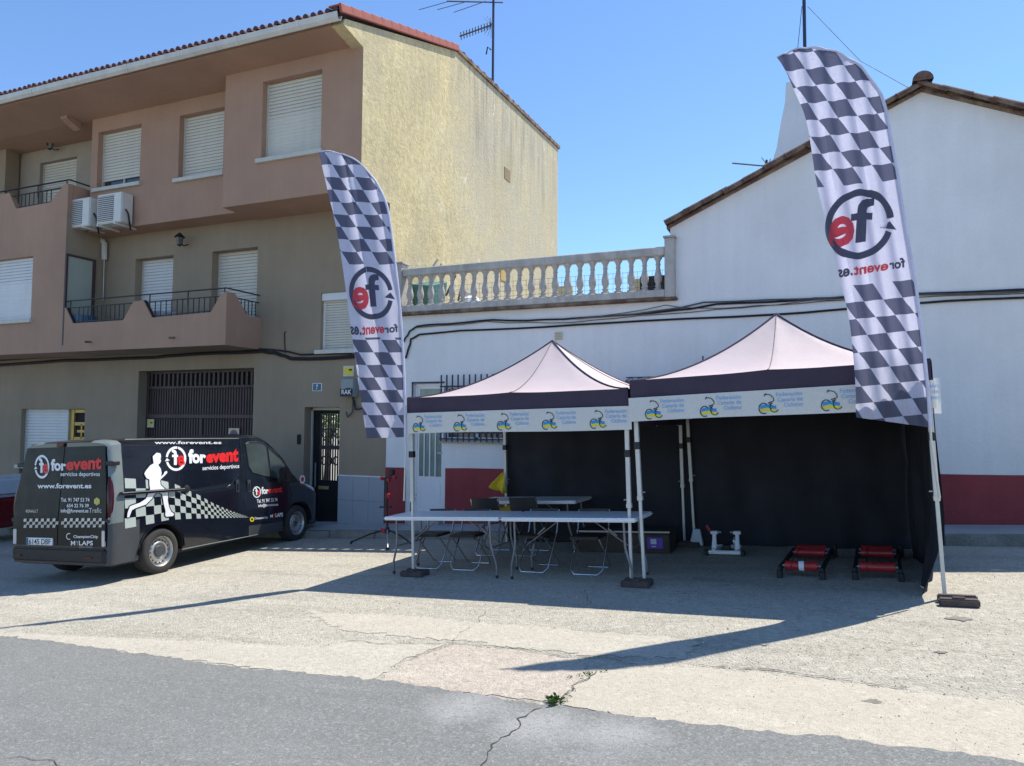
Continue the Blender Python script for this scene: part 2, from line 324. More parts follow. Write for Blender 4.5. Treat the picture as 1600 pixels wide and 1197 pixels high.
def flag_mat(name, K, zones, sh, cw, rh, slope):
    m = pm(name, (.64, .635, .77), .45, var=.05, vs=3, trans=.5, spec=.5, bump=.25, bs=7); t = m.node_tree; L = t.links.new
    uv = _n(t, 'ShaderNodeUVMap'); sp = _n(t, 'ShaderNodeSeparateXYZ'); L(uv.outputs[0], sp.inputs[0])
    def mt(op, a, b=0.):
        n = _n(t, 'ShaderNodeMath', operation=op)
        for i, q in enumerate((a, b)):
            if hasattr(q, 'links'): L(q, n.inputs[i])
            else: n.inputs[i].default_value = q
        return n.outputs[0]
    x, y = sp.outputs[0], sp.outputs[1]                     # pixels/1000 as stored on the cloth
    yy = mt('ADD', y, mt('MULTIPLY', x, slope))
    v = mt('FLOOR', mt('DIVIDE', mt('SUBTRACT', yy, K[1]), rh)); u = mt('FLOOR', mt('DIVIDE', mt('SUBTRACT', mt('SUBTRACT', x, K[0]), mt('MULTIPLY', mt('SUBTRACT', yy, K[1]), sh)), cw))
    par = mt('PINGPONG', mt('ADD', mt('ADD', u, v), 200.), 1.)
    zone = 0.
    for a, b in zones: z = mt('MULTIPLY', mt('GREATER_THAN', yy, a), mt('LESS_THAN', yy, b)); zone = z if zone == 0. else mt('ADD', zone, z)
    fac = mt('MULTIPLY', par, zone)
    mx = _n(t, 'ShaderNodeMix', data_type='RGBA'); L(fac, mx.inputs['Factor']); mx.inputs['B'].default_value = (.115, .12, .185, 1)
    b = t.nodes['Principled BSDF']; src = b.inputs['Base Color'].links[0].from_socket; L(src, mx.inputs['A']); L(mx.outputs['Result'], b.inputs['Base Color'])
    for n in t.nodes:
        if n.type == 'BSDF_TRANSLUCENT': L(mx.outputs['Result'], n.inputs[0])
    return m

# ------------------------------------------------------------------ print helpers (text and logos laid on a surface)
_tc = {}
def text_mesh(s, bold=.0):
    k = (s, bold)
    if k in _tc: return _tc[k]
    cu = bpy.data.curves.new('t', 'FONT'); cu.body = s; cu.offset = bold; cu.resolution_u = 3; cu.fill_mode = 'FRONT'
    ob = bpy.data.objects.new('t', cu); C.objects.link(ob)
    dg = bpy.context.evaluated_depsgraph_get(); me = bpy.data.meshes.new_from_object(ob.evaluated_get(dg))
    vs = [v.co.copy() for v in me.vertices]; fs = [tuple(p.vertices) for p in me.polygons]
    x0, x1 = min(v.x for v in vs), max(v.x for v in vs); y0, y1 = min(v.y for v in vs), max(v.y for v in vs)
    vs = [((v.x-x0)/(x1-x0), (v.y-y0)/(y1-y0)) for v in vs]
    bpy.data.objects.remove(ob); bpy.data.curves.remove(cu); bpy.data.meshes.remove(me)
    _tc[k] = (vs, fs); return _tc[k]
def split(vs, fs, fn, th=4.):                              # break long triangles so that a print follows a wavy cloth
    vs = list(vs); st = []
    for f in fs: st += [(f[0], f[i], f[i+1]) for i in range(1, len(f)-1)]
    out = []; mid = {}
    while st:
        t = st.pop(); best = max(((vs[t[i]][0]-vs[t[(i+1) % 3]][0])**2+(vs[t[i]][1]-vs[t[(i+1) % 3]][1])**2, i) for i in range(3))
        if best[0] <= th*th: out.append(t); continue
        i = best[1]; a, b, c = t[i], t[(i+1) % 3], t[(i+2) % 3]; k = (min(a, b), max(a, b))
        if k not in mid: mid[k] = len(vs); vs.append(((vs[a][0]+vs[b][0])/2, (vs[a][1]+vs[b][1])/2))
        st += [(a, mid[k], c), (mid[k], b, c)]
    return vs, out
def bil(q, u, v):                                          # q: tl,tr,br,bl ; u right, v up
    (ax, ay), (bx, by), (cx, cy), (dx, dy) = q
    tx, ty = ax+(bx-ax)*u, ay+(by-ay)*u; lx, ly = dx+(cx-dx)*u, dy+(cy-dy)*u
    return lx+(tx-lx)*v, ly+(ty-ly)*v
def rq(x0, y0, x1, y1): return ((x0, y0), (x1, y0), (x1, y1), (x0, y1))
def ptext(mb, s, q, fn, bold=.02, th=0):
    vs, fs = text_mesh(s, bold); n = len(mb.v); vs = [bil(q, u, v) for u, v in vs]
    if th: vs, fs = split(vs, fs, fn, th)
    mb.v += [tuple(fn(*v)) for v in vs]; mb.f += [tuple(n+i for i in f) for f in fs]
    return mb
def ppoly(mb, pts, q, fn): return mb.flat([bil(q, u, v) for u, v in pts], fn)
def ring_pts(a0, a1, r0, r1, n=28):
    o = [(.5+r1*cos(a0+(a1-a0)*i/n), .5+r1*sin(a0+(a1-a0)*i/n)) for i in range(n+1)]
    return o+[(.5+r0*cos(a0+(a1-a0)*i/n), .5+r0*sin(a0+(a1-a0)*i/n)) for i in reversed(range(n+1))]
def pring(mb, a0, a1, r0, r1, q, fn, n=30):
    for i in range(n):
        b0, b1 = a0+(a1-a0)*i/n, a0+(a1-a0)*(i+1)/n
        mb.ngon([fn(*bil(q, .5+r*cos(b), .5+r*sin(b))) for r, b in ((r0, b0), (r1, b0), (r1, b1), (r0, b1))])
def fe_logo(q, fn, mdark, mred, parent, local, name='logo', th=0):
    a = MB(); pring(a, radians(172), radians(-163), .45, .5, q, fn, 72); pring(a, radians(172), radians(-163), .40, .45, q, fn, 72)
    ppoly(a, [(-.04, .385), (.055, .52), (.20, .43)], q, fn)
    sub = lambda x0, y0, x1, y1: (bil(q, x0, y1), bil(q, x1, y1), bil(q, x1, y0), bil(q, x0, y0))
    FP = [(.54, .24), (.40, .24), (.40, .56), (.31, .56), (.31, .66), (.40, .66), (.40, .70), (.38, .74), (.34, .755), (.30, .755), (.30, .86), (.40, .865), (.48, .835), (.53, .77), (.54, .70), (.54, .66), (.62, .66), (.62, .56), (.54, .56)]
    vs_f = [bil(q, *v) for v in FP]; fs_f = [tuple(t_) for t_ in tessellate_polygon([[Vector((v[0], v[1], 0)) for v in vs_f]])]
    if th: vs_f, fs_f = split(vs_f, fs_f, fn, th)
    n_ = len(a.v); a.v += [tuple(fn(*v)) for v in vs_f]; a.f += [tuple(n_+i for i in f_) for f_ in fs_f]
    o = a.build(name, mdark, parent, local, fixn=False)
    b = MB(); ptext(b, 'e', sub(.56, .19, .94, .63), fn, .03, th); b.build(name+'_letter', mred, o, local, fixn=False)
    return o
def stroke(mb, pts, wd, fn):
    for i in range(len(pts)-1):
        (x0, y0), (x1, y1) = pts[i], pts[i+1]; d = sqrt((x1-x0)**2+(y1-y0)**2) or 1; nx, ny = -(y1-y0)/d*wd/2, (x1-x0)/d*wd/2
        mb.ngon([fn(x0-nx, y0-ny), fn(x1-nx, y1-ny), fn(x1+nx, y1+ny), fn(x0+nx, y0+ny)])

# ------------------------------------------------------------------ ground, road, pavement
def gpt(x, y, dz=0): return (x, y, gz(max(-45, min(45, x)), max(-60, min(60, y)))+dz)
b = MB(); xs = [-600, -200, -45]+list(range(-40, 45, 5))+[45, 200, 600]; ys = [-400, -60]+list(range(-50, 60, 10))+[60, 300, 900]
n0 = len(b.v)
for y in ys:
    for x in xs: b.v.append(gpt(x, y))
for j in range(len(ys)-1):
    for i in range(len(xs)-1): a = j*len(xs)+i; b.f.append((a, a+1, a+len(xs)+1, a+len(xs)))
ground = tag(b.build('ground', M['lot']), kind='structure')
def edge_y(x): return 4.42-.05*x+.03*sin(x*1.7)
b = MB(); N = 1800; x0, x1 = -40., 40.; dr_ = 0.
for i in range(N+1):
    x = x0+(x1-x0)*i/N; dr_ = dr_*.8+RND.uniform(-.014, .014); b.v.append(gpt(x, edge_y(x)+dr_+RND.uniform(-.02, .02), .005)); b.v.append(gpt(x, -40, .005))
for i in range(N): b.f.append((2*i+1, 2*i+3, 2*i+2, 2*i))
tag(b.build('road', M['asphalt']), kind='structure')
def ragged(px, step=.045, amp=.02):
    P = [gnd(*q) for q in px]; out = []
    for i in range(len(P)):
        a, c = P[i], P[(i+1) % len(P)]; n = max(1, int((c-a).length/step))
        for k in range(n): q = a.lerp(c, k/n); out.append((q.x+RND.uniform(-amp, amp), q.y+RND.uniform(-amp, amp)))
    return out
def sheet(px, name, mat, dz, parent, amp=.02):
    o = MB().flat(ragged(px, amp=amp), lambda x, y: gpt(x, y, dz)).build(name, mat, parent); return o
sheet([(925, 1050), (1050, 1042), (1190, 1052), (1300, 1066), (1450, 1085), (1640, 1104), (1640, 1203), (1200, 1149), (880, 1104)], 'concrete_slab', M['slab_smooth'], .0045, ground, .03)
sheet([(590, 1066), (640, 1033), (708, 1008), (800, 1017), (905, 1031), (918, 1050), (872, 1100), (600, 1068)], 'concrete_slab', M['slab_pink'], .004, ground, .025)
sheet([(-60, 985), (250, 1000), (500, 1012), (560, 1000), (690, 1008), (632, 1031), (578, 1065), (300, 1032), (-60, 988)], 'concrete_slab', M['slab_pale'], .0035, ground, .03)
sheet([(470, 955), (640, 962), (900, 985), (1100, 1002), (1060, 1030), (900, 1022), (720, 1002), (540, 985)], 'concrete_slab', M['slab_pale'], .003, ground, .05)
def crack(px, wd, dz, jit=.026):
    P = [gnd(*q) for q in px]; pts = []
    for i in range(len(P)-1):
        n = max(1, int((P[i+1]-P[i]).length/.045))
        for k in range(n): pts.append(P[i].lerp(P[i+1], k/n))
    pts.append(P[-1]); m = MB(); off = 0
    for i, q in enumerate(pts):
        d = (pts[min(i+1, len(pts)-1)]-pts[max(0, i-1)]).normalized(); nn = Vector((-d.y, d.x, 0)); off = off*.7+RND.uniform(-jit, jit)
        h = wd*.42*RND.uniform(.1, 1)*(.3 if i in (0, len(pts)-1) else 1); c = q+nn*off
        m.v += [gpt(c.x-nn.x*h, c.y-nn.y*h, dz), gpt(c.x+nn.x*h, c.y+nn.y*h, dz)]
    for i in range(len(pts)-1): m.f.append((2*i, 2*i+1, 2*i+3, 2*i+2))
    return m.build('crack', M['crack'], ground)
crack([(930, 1048), (900, 1070), (868, 1106)], .018, .009); crack([(850, 1108), (812, 1125), (805, 1140), (778, 1160), (755, 1190), (735, 1215)], .014, .009)
crack([(540, 1004), (600, 1006), (710, 1006), (800, 1014), (880, 1026), (960, 1032), (1000, 1040)], .014, .0095); crack([(1060, 1036), (1180, 1048), (1310, 1064), (1420, 1080)], .02, .0095)
crack([(640, 1033), (705, 1008), (745, 975), (760, 955)], .008, .0095); crack([(920, 945), (915, 925), (930, 915)], .008, .0095)
crack([(0, 1188), (45, 1184), (90, 1194), (120, 1205)], .008, .009); crack([(1230, 985), (1420, 1010), (1600, 1030)], .008, .0095)
crack([(440, 915), (560, 905), (640, 925)], .006, .0095)
for x_, y_, r_ in ((1365, 1097, .05), (1500, 967, .09), (1195, 1008, .035), (1470, 1020, .04)):
    g_ = gnd(x_, y_); ph_ = RND.random()*6
    MB().flat([(g_.x+cos(a_*2*pi/22)*r_*(1+.35*sin(a_*.9+ph_)+.2*sin(a_*2.3)+RND.uniform(-.2, .2)), g_.y+sin(a_*2*pi/22)*r_*.8*(1+.3*sin(a_*1.4+ph_)+RND.uniform(-.25, .25))) for a_ in range(22)], lambda x, y: gpt(x, y, .006)).build('stain', M['stain'], ground)
# loose stones on the lot
b = MB()
for i in range(2600):
    px, py = RND.uniform(-60, 1660), 1195-340*RND.random()**1.3; g = gnd(px, py)
    if g.y < edge_y(g.x)+.02 and RND.random() > .12 or g.y > 10.6: continue
    s = RND.uniform(.003, .009)*(1.7 if RND.random() < .04 else 1); n = len(b.v)
    for a in range(5): t = a*2*pi/5+RND.random(); b.v.append((g.x+cos(t)*s*RND.uniform(.7, 1.3), g.y+sin(t)*s*RND.uniform(.7, 1.3), g.z-.001))
    b.v.append((g.x, g.y, g.z+s*RND.uniform(.5, .9)+.004)); b.f += [(n+a, n+(a+1) % 5, n+5) for a in range(5)]
tag(b.build('gravel', M['pebble']), 'small loose pale stones scattered over the concrete lot', 'gravel', kind='stuff')
KY, WY = 11.17, 12.2
pav = tag(MB().ngon([gpt(-30, KY+.13, .135), gpt(30, KY+.13, .135), gpt(30, WY+.3, .145), gpt(-30, WY+.3, .145)]).build('pavement', M['pavement']), kind='structure')
for i in range(30):
    x0 = -20+i*.98; x1 = x0+.965; h = .135+RND.uniform(-.012, .008); yo = KY+RND.uniform(-.012, .012)
    MB().hexa([gpt(x0, yo, -.1), gpt(x1, yo, -.1), gpt(x1, KY+.15, -.1), gpt(x0, KY+.15, -.1), gpt(x0, yo+.015, h), gpt(x1, yo+.015, h), gpt(x1, KY+.15, h+.003), gpt(x0, KY+.15, h+.003)]).build('kerb_stone', M['kerb'], pav, bev=.012, seg=2)

# ------------------------------------------------------------------ building helpers
def wall_holes(mb, x0, x1, z0, z1, Y, depth, holes, back=True):
    X = sorted({x0, x1, *[h[0] for h in holes], *[h[1] for h in holes]}); Z = sorted({z0, z1, *[h[2] for h in holes], *[h[3] for h in holes]})
    X = [x for x in X if x0 <= x <= x1]; Z = [z for z in Z if z0 <= z <= z1]
    for i in range(len(X)-1):
        for j in range(len(Z)-1):
            cx, cz = (X[i]+X[i+1])/2, (Z[j]+Z[j+1])/2
            if any(h[0] < cx < h[1] and h[2] < cz < h[3] for h in holes): continue
            mb.quad((X[i], Y, Z[j]), (X[i+1], Y, Z[j]), (X[i+1], Y, Z[j+1]), (X[i], Y, Z[j+1]))
    for a, c, d, e in holes:
        y = Y+depth
        mb.quad((a, Y, d), (a, y, d), (a, y, e), (a, Y, e)); mb.quad((c, Y, d), (c, Y, e), (c, y, e), (c, y, d))
        mb.quad((a, Y, e), (a, y, e), (c, y, e), (c, Y, e)); mb.quad((a, Y, d), (c, Y, d), (c, y, d), (a, y, d))
    return mb
def shutter_mesh(x0, x1, z0, z1, Y, pitch=.07, closed=0.):
    m = MB(); n = max(2, int((z1-z0)/pitch)); p = (z1-z0)/n
    for i in range(n):
        a = z0+i*p; r_ = RND.uniform(-.002, .002)
        if (i+.5)/n < closed: m.quad((x0, Y+.004, a), (x1, Y+.004, a), (x1, Y-.004+r_, a+p*.5), (x0, Y-.004+r_, a+p*.5)); m.quad((x0, Y-.004+r_, a+p*.5), (x1, Y-.004+r_, a+p*.5), (x1, Y+.004, a+p), (x0, Y+.004, a+p)); continue
        for (za, ya, zb, yb) in ((a, .03, a+p*.03, .0), (a+p*.03, .0, a+p*.45, -.006), (a+p*.45, -.006, a+p*.86, .0), (a+p*.86, .0, a+p*.88, .03), (a+p*.88, .03, a+p, .03)):
            m.quad((x0, Y+ya, za), (x1, Y+ya, za), (x1, Y+yb, zb), (x0, Y+yb, zb))
    return m
def R2(a, c, Y):                                          # pixel corners tl, br -> X0,X1,Z0,Z1 on a facade plane
    p, q = pY(*a, Y), pY(*c, Y); return (p.x, q.x, q.z, p.z)
apt = thing('apartment_building', 'three storey brown rendered block with bare yellow roughcast gable wall', 'building', Vector((-12, 12.2, gz(-12, 12.2))))
GXW = -7.71; BY, AY = 11.2, 11.65
def window(par, r, Y, dep, mat, sill=True, box=False, z_open=None, pitch=.07, frame_m=None, closed=0.):
    x0, x1, z0, z1 = r; y = Y+dep
    wn = MB().box(x0, x1, y+.032, y+.05, z0, z1).build('window', M['glass'], par)
    sz = z0 if z_open is None else z_open
    shutter_mesh(x0+.02, x1-.02, sz, z1-(.14 if box else .0), y-.01, pitch, closed).build('shutter', mat, wn, fixn=False)
    fm = MB(); fm.box(x0, x0+.035, y-.03, y+.029, z0, z1).box(x1-.035, x1, y-.03, y+.029, z0, z1).box(x0+.034, x1-.034, y+.001, y+.028, z0, z0+.03).box(x0+.034, x1-.034, y+.001, y+.028, z1-.03, z1)
    if z_open: fm.box((x0+x1)/2-.02, (x0+x1)/2+.02, y+.0, y+.029, z0, z_open)
    fm.build('window_frame', frame_m or M['sill'], wn)
    if box: MB().box(x0, x1, y-.1, y+.02, z1-.16, z1-.002).build('shutter_box', M['shutter_w'], wn, bev=.01)
    if sill: MB().box(x0-.1, x1+.06, Y-.07, y, z0-.09, z0-.002).build('window_sill', M['sill'], wn, bev=.008)
    return wn
# openings
o1 = R2((154, 207), (218, 284), AY); o2 = R2((281, 181), (348, 268), AY); o3 = R2((411, 128), (501, 233), BY)
o4 = (pY(213, 403, WY).x-.02, pY(271, 403, WY).x, 3.4, pY(240, 402, WY).z); o5 = (pY(333, 390, WY).x-.02, pY(403, 388, WY).x, 3.4, pY(370, 389, WY).z)
o6 = (pY(502, 458, WY).x, pY(502, 458, WY).x+1.15, pY(500, 547, WY).z, pY(503, 458, WY).z); o7 = (-18.4, pY(52, 400, BY).x, pY(50, 498, BY).z, pY(52, 400, BY).z)
o9 = (pY(34, 640, WY).x, pY(133, 640, WY).x, -1.4, pY(60, 639, WY).z)
og = (pY(217, 578, WY).x, pY(397, 577, WY).x, -1.4, pY(300, 577.5, WY).z); oe = (pY(476, 637, WY).x, pY(531, 640, WY).x, -.62, pY(500, 636, WY).z)
SL = 3.25                                                  # first floor slab underside
m = MB(); wall_holes(m, -24, GXW, -2., 6.1, WY, .3, [o4, o5, o6, o9, og, oe]); m.build('wall', M['grey'], apt, fixn=False)
m = MB(); wall_holes(m, -15.5, -11.04, 6.08, 9., AY, .2, [o1, o2]); m.quad((-15.5, AY, 6.08), (-11.04, AY, 6.08), (-11.04, WY, 6.08), (-15.5, WY, 6.08)); m.quad((-15.5, AY, 6.08), (-15.5, AY, 9), (-15.5, 12.6, 9), (-15.5, 12.6, 6.08)); m.build('upper_wall', M['pink'], apt, fixn=False)
m = MB(); wall_holes(m, -11.04, GXW, 6.05, 8.85, BY, .2, [o3]); m.quad((-11.04, BY, 6.05), (GXW, BY, 6.05), (GXW, WY, 6.05), (-11.04, WY, 6.05)); m.quad((-11.04, BY, 6.05), (-11.04, BY, 8.9), (-11.04, AY, 8.9), (-11.04, AY, 6.05)); m.build('bay_wall', M['pink'], apt, fixn=False)
LX = -15.62
m = MB(); wall_holes(m, -24, LX, SL, 6.45, BY, .2, [o7]); m.quad((-24, BY, SL), (LX, BY, SL), (LX, WY, SL), (-24, WY, SL)); m.build('projecting_wall', M['pink'], apt, fixn=False)
od = (pX(105, 405, LX), pX(141, 470, LX)); dy0, dy1 = od[0].y, od[1].y
m = MB().quad((LX, BY, SL), (LX, WY, SL), (LX, WY, 6.45), (LX, BY, 6.45)); m.build('side_wall', M['grey'], apt)
dz1 = pX(105, 400, LX).z
dr = MB().box(LX, LX+.03, dy0, dy1, 3.4, dz1).build('door', M['frost'], apt); MB().box(LX, LX+.045, dy0-.05, dy0, 3.4, dz1+.05).box(LX, LX+.045, dy1, dy1+.08, 3.4, dz1+.05).box(LX, LX+.045, dy0, dy1, dz1, dz1+.05).build('door_frame', M['gar'], dr)
# top left balcony: parapet with a notch, back wall, floor
px3 = [(-70, 322), (-20, 309), (0, 305), (14, 301), (25, 326), (79, 316), (100, 288), (104, 287)]
poly = [(pY(*q, BY).x, pY(*q, BY).z) for q in px3]; poly[-1] = (LX, poly[-1][1]); poly += [(LX, 6.45), (poly[0][0], 6.45)]
MB().prism(poly, lambda x, z: (x, BY+.002, z), (0, .12, 0)).build('balcony_parapet', M['pink'], apt)
MB().box(LX-.1, LX, BY+.13, WY+.3, 6.452, poly[-3][1]).build('balcony_side', M['pink'], apt)
MB().box(-24, LX-.1, BY+.13, 12.5, 6.2, 6.44).build('balcony_floor', M['grey'], apt)
YB3 = 12.5; o8 = (pY(63, 252, YB3).x, pY(121, 252, YB3).x-.02, 6.45, pY(90, 250, YB3).z)
m = MB(); wall_holes(m, -24, -15.5, 6.44, 9., YB3, .15, [o8]); m.build('balcony_wall', M['grey_light'], apt, fixn=False)
window(apt, o8, YB3, .12, M['shutter'], sill=False)
xp_ = pY(9, 250, 12.1).x; MB().box(xp_-.4, xp_, 12.1, 12.45, 6.45, 8.8).build('pillar', M['grey'], apt)
xb_ = pY(122, 190, AY).x; MB().hexa([(xb_-.12, 11.3, 8.72), (xb_+.1, 11.3, 8.72), (xb_+.1, 11.64, 8.56), (xb_-.12, 11.64, 8.56), (xb_-.12, 11.3, 8.80), (xb_+.1, 11.3, 8.80), (xb_+.1, 11.64, 8.80), (xb_-.12, 11.64, 8.80)]).build('eave_bracket', M['pink'], apt)
window(apt, o1, AY, .16, M['shutter'], z_open=o1[2]+.2); window(apt, o2, AY, .16, M['shutter']); window(apt, o3, BY, .16, M['shutter'], closed=.56)
window(apt, o4, WY, .22, M['shutter_w'], sill=False, closed=.3); window(apt, o5, WY, .22, M['shutter'], sill=False, closed=.2)
window(apt, o6, WY, .12, M['shutter'], box=True, frame_m=M['pvc'], pitch=.05); window(apt, o7, BY, .1, M['shutter_w'], closed=.6)
# first floor balcony
BXR = -10.86
pz = [(365, 684), (392, 690), (432, 780), (730, 762), (792, 650), (850, 643), (902, 746), (1250, 714), (1312, 606), (1362, 590)]
poly = []
for q in pz: p_ = pY(q[0]/3.8, 300+q[1]/3.8, BY); poly.append((p_.x, p_.z))
poly[0] = (LX+.004, poly[0][1]); poly[-1] = (BXR, poly[-1][1]); ptop = list(poly)
MB().prism(poly+[(BXR, SL), (LX+.004, SL)], lambda x, z: (x, BY, z), (0, .12, 0)).build('balcony_parapet', M['pink'], apt)
ps = [(1362, 590), (1395, 600), (1470, 735), (1555, 748)]; sp_ = []
for q in ps: p_ = pX(q[0]/3.8, 300+q[1]/3.8, BXR); sp_.append((p_.y, p_.z))
sp_[0] = (BY+.122, ptop[-1][1]); sp_[-1] = (WY, sp_[-1][1])
MB().prism(sp_+[(WY, SL), (BY+.122, SL)], lambda y, z: (BXR, y, z), (-.12, 0, 0)).build('balcony_parapet', M['pink'], apt)
MB().box(LX+.004, BXR-.121, BY+.121, WY, SL, SL+.18).build('balcony_floor', M['grey'], apt)
def railing(par, path, zb, zt, n, posts=()):
    """path: two ends on plan; handrail, lower rail and upright bars"""
    a, c = Vector(path[0]), Vector(path[1])
    P = lambda t, z: (a.x+(c.x-a.x)*t, a.y+(c.y-a.y)*t, z)
    rl = MB().bar(P(0, zt), P(1, zt), .045, .02).bar(P(0, zt-.16), P(1, zt-.16), .03, .018).build('railing', M['iron'], par)
    return rl, P
bar_me = None
def bars(rl, P, ts, zb, zt, r=.011, mat='iron', nm='bar'):
    me = MB().tube([(0, 0, 0), (0, 0, 1)], r, 5).mesh(nm, M[mat])
    for t in ts:
        x, y, _ = P(t, 0); link(me, nm, rl, M=Matrix.Translation((x, y, zb)) @ Matrix.Diagonal((1, 1, zt-zb, 1)))
zt = pY(352, 449, BY).z
rl, P = railing(apt, ((LX+.02, BY+.06), (BXR-.06, BY+.06)), 0, zt, 0)
tx = lambda px: (pY(px/3.8, 470, BY).x-LX)/(BXR-LX)
bars(rl, P, [tx(v) for v in list(range(455, 740, 27))], ptop[2][1]+.02, zt-.16); bars(rl, P, [tx(v) for v in list(range(915, 1280, 33))], ptop[6][1]+.02, zt-.16)
for q in ((2, 3), (6, 7)): MB().bar((ptop[q[0]][0], BY+.06, ptop[q[0]][1]+.04), (ptop[q[1]][0], BY+.06, ptop[q[1]][1]+.04), .03, .02).build('lower_rail', M['iron'], apt)
for v in (ptop[1], ptop[5]): MB().bar((v[0], BY+.05, v[1]), (ptop[2 if v is ptop[1] else 6][0], BY+.05, ptop[2 if v is ptop[1] else 6][1]), .05, .03).build('notch_strip', M['iron'], apt)
for t in (0.03, .55, .78, .99): bars(rl, P, [t], zt-.3, zt, .014)
rl, P = railing(apt, ((BXR-.06, BY+.1), (BXR-.06, WY-.02)), 0, zt, 0); bars(rl, P, [.3, .42, .54, .66, .78, .9], sp_[2][1]+.03, zt-.16)
zt3 = pY(102, 280, BY).z
rl, P = railing(apt, ((-20, BY+.06), (LX-.02, BY+.06)), 0, zt3, 0); zb3 = pY(50, 321, BY).z
tx = lambda px: (pY(px, 310, BY).x+20)/(LX-.02+20)
bars(rl, P, [tx(v) for v in (30, 36, 42, 49, 56, 62, 69, 76)], zb3+.02, zt3-.16); bars(rl, P, [tx(5), tx(55), tx(100)], zt3-.3, zt3, .014)
MB().bar((pY(26, 325, BY).x, BY+.06, zb3+.03), (pY(79, 316, BY).x, BY+.06, zb3+.03), .03, .02).build('lower_rail', M['iron'], apt)
rl, P = railing(apt, ((LX-.05, BY+.08), (LX-.05, YB3-.05)), 0, zt3, 0)
for px in (540, 1035):
    p_ = pY(px/3.8, 300+ (890 if px < 800 else 865)/3.8, BY); MB().tube([(p_.x, BY+.02, p_.z), (p_.x, BY-.14, p_.z-.015)], .022, 8).build('drain_spout', M['tile_dark'], apt)
# gable wall, eaves, roof
g_ = [(WY+.004, -2.), (22.4, -2.), (22.4, 10.80), (15., 10.50), (10.62, 8.98), (10.56, 8.86), (BY+.004, 8.74), (BY+.004, 6.054), (WY+.004, 6.054)]
MB().prism(g_, lambda y, z: (GXW, y, z), (-.25, 0, 0)).build('gable_wall', M['gable'], apt)
MB().quad((-24, 10.56, 8.86), (GXW-.25, 10.56, 8.86), (GXW-.25, BY+.45, 8.74), (-24, BY+.45, 8.74)).quad((-24, BY+.45, 8.74), (GXW-.25, BY+.45, 8.74), (GXW-.25, 13, 8.74), (-24, 13, 8.74)).build('soffit', M['pink'], apt)
MB().quad((-24, 10.56, 8.86), (GXW-.25, 10.56, 8.86), (GXW-.25, 10.56, 9.0), (-24, 10.56, 9.0)).build('fascia', M['pink'], apt)
g = MB()
prof = [(-.0, .0), (-.035, -.10), (-.10, -.13), (-.155, -.08), (-.16, .02), (-.145, .02), (-.135, -.07), (-.10, -.11), (-.045, -.085), (-.015, .0)]
g.prism(prof, lambda y, z: (-24, 10.56+y, 9.0+z), (24+GXW-.02, 0, 0)); gu = g.build('gutter', M['gutter'], apt)
for i in range(9): x = GXW-.9-i*1.45; MB().prism([(a[0]*1.06, a[1]*1.06) for a in prof[:5]], lambda y, z: (x, 10.56+y, 9.0+z), (.05, 0, 0)).build('gutter_bracket', M['gutter'], gu)
roof = MB().hexa([(-24, 10.5, 9.03), (GXW+.06, 10.5, 9.03), (GXW+.06, 15.02, 10.52), (-24, 15.02, 10.52), (-24, 10.5, 9.08), (GXW+.06, 10.5, 9.08), (GXW+.06, 15.02, 10.60), (-24, 15.02, 10.60)]).build('roof', M['tile_shaded'], apt)
MB().hexa([(-24, 15.02, 10.5), (GXW+.05, 15.02, 10.5), (GXW+.05, 22.5, 10.8), (-24, 22.5, 10.8), (-24, 15.02, 10.58), (GXW+.05, 15.02, 10.58), (GXW+.05, 22.5, 10.9), (-24, 22.5, 10.9)]).build('rear_roof', M['tile_dark'], apt)
tm = MB(); k = Matrix.Rotation(radians(-90), 4, 'X')
tm.lathe([(.062, 0), (.059, .02), (.052, .5)], 8, k, pi, 2*pi); tm.lathe([(.0, .004), (.06, .004)], 8, k, pi, 2*pi)
me = tm.mesh('roof_tile', M['tile_shaded'], smooth=True); sl_ = Matrix.Rotation(math.atan2(1.49, 4.52), 4, 'X')
for i in range(86): link(me, 'roof_tile', roof, M=Matrix.Translation((GXW-.05-i*.162, 10.39+RND.uniform(-.012, .012), 9.035+RND.uniform(-.004, .004))) @ sl_)
me = MB().hexa([(0, 0, -.04), (.05, 0, -.04), (.05, .36, -.04), (0, .36, -.04), (0, 0, .115), (.05, 0, .115), (.05, .36, .10), (0, .36, .10)]).box(-.22, .0, 0, .36, .07, .105).mesh('verge_tile', M['tile_red'], bev=.01)
for i in range(14):
    t = i/14; link(me, 'verge_tile', roof, M=Matrix.Translation((GXW+.03, 10.40+t*4.6, 9.02+t*1.52)) @ sl_)
me = MB().lathe([(.10, 0), (.085, .4)], 8, k, pi, 2*pi).mesh('ridge_tile', M['tile_dark'], smooth=True)
for i in range(19): link(me, 'ridge_tile', roof, M=Matrix.Translation((GXW-.05, 15.0+i*.39, 10.56+i*.39*.04+RND.uniform(0, .02))))
oh = pX(782, 418, GXW), pX(791, 441, GXW)
MB().box(GXW-.02, GXW+.02, oh[0].y, oh[1].y, oh[1].z, oh[0].z).build('hatch', M['ochre'], apt)
MB().box(GXW-.02, GXW+.012, pX(788, 262, GXW).y, pX(797, 262, GXW).y, pX(790, 280, GXW).z, pX(790, 262, GXW).z).build('wall_vent', M['vent_br'], apt)
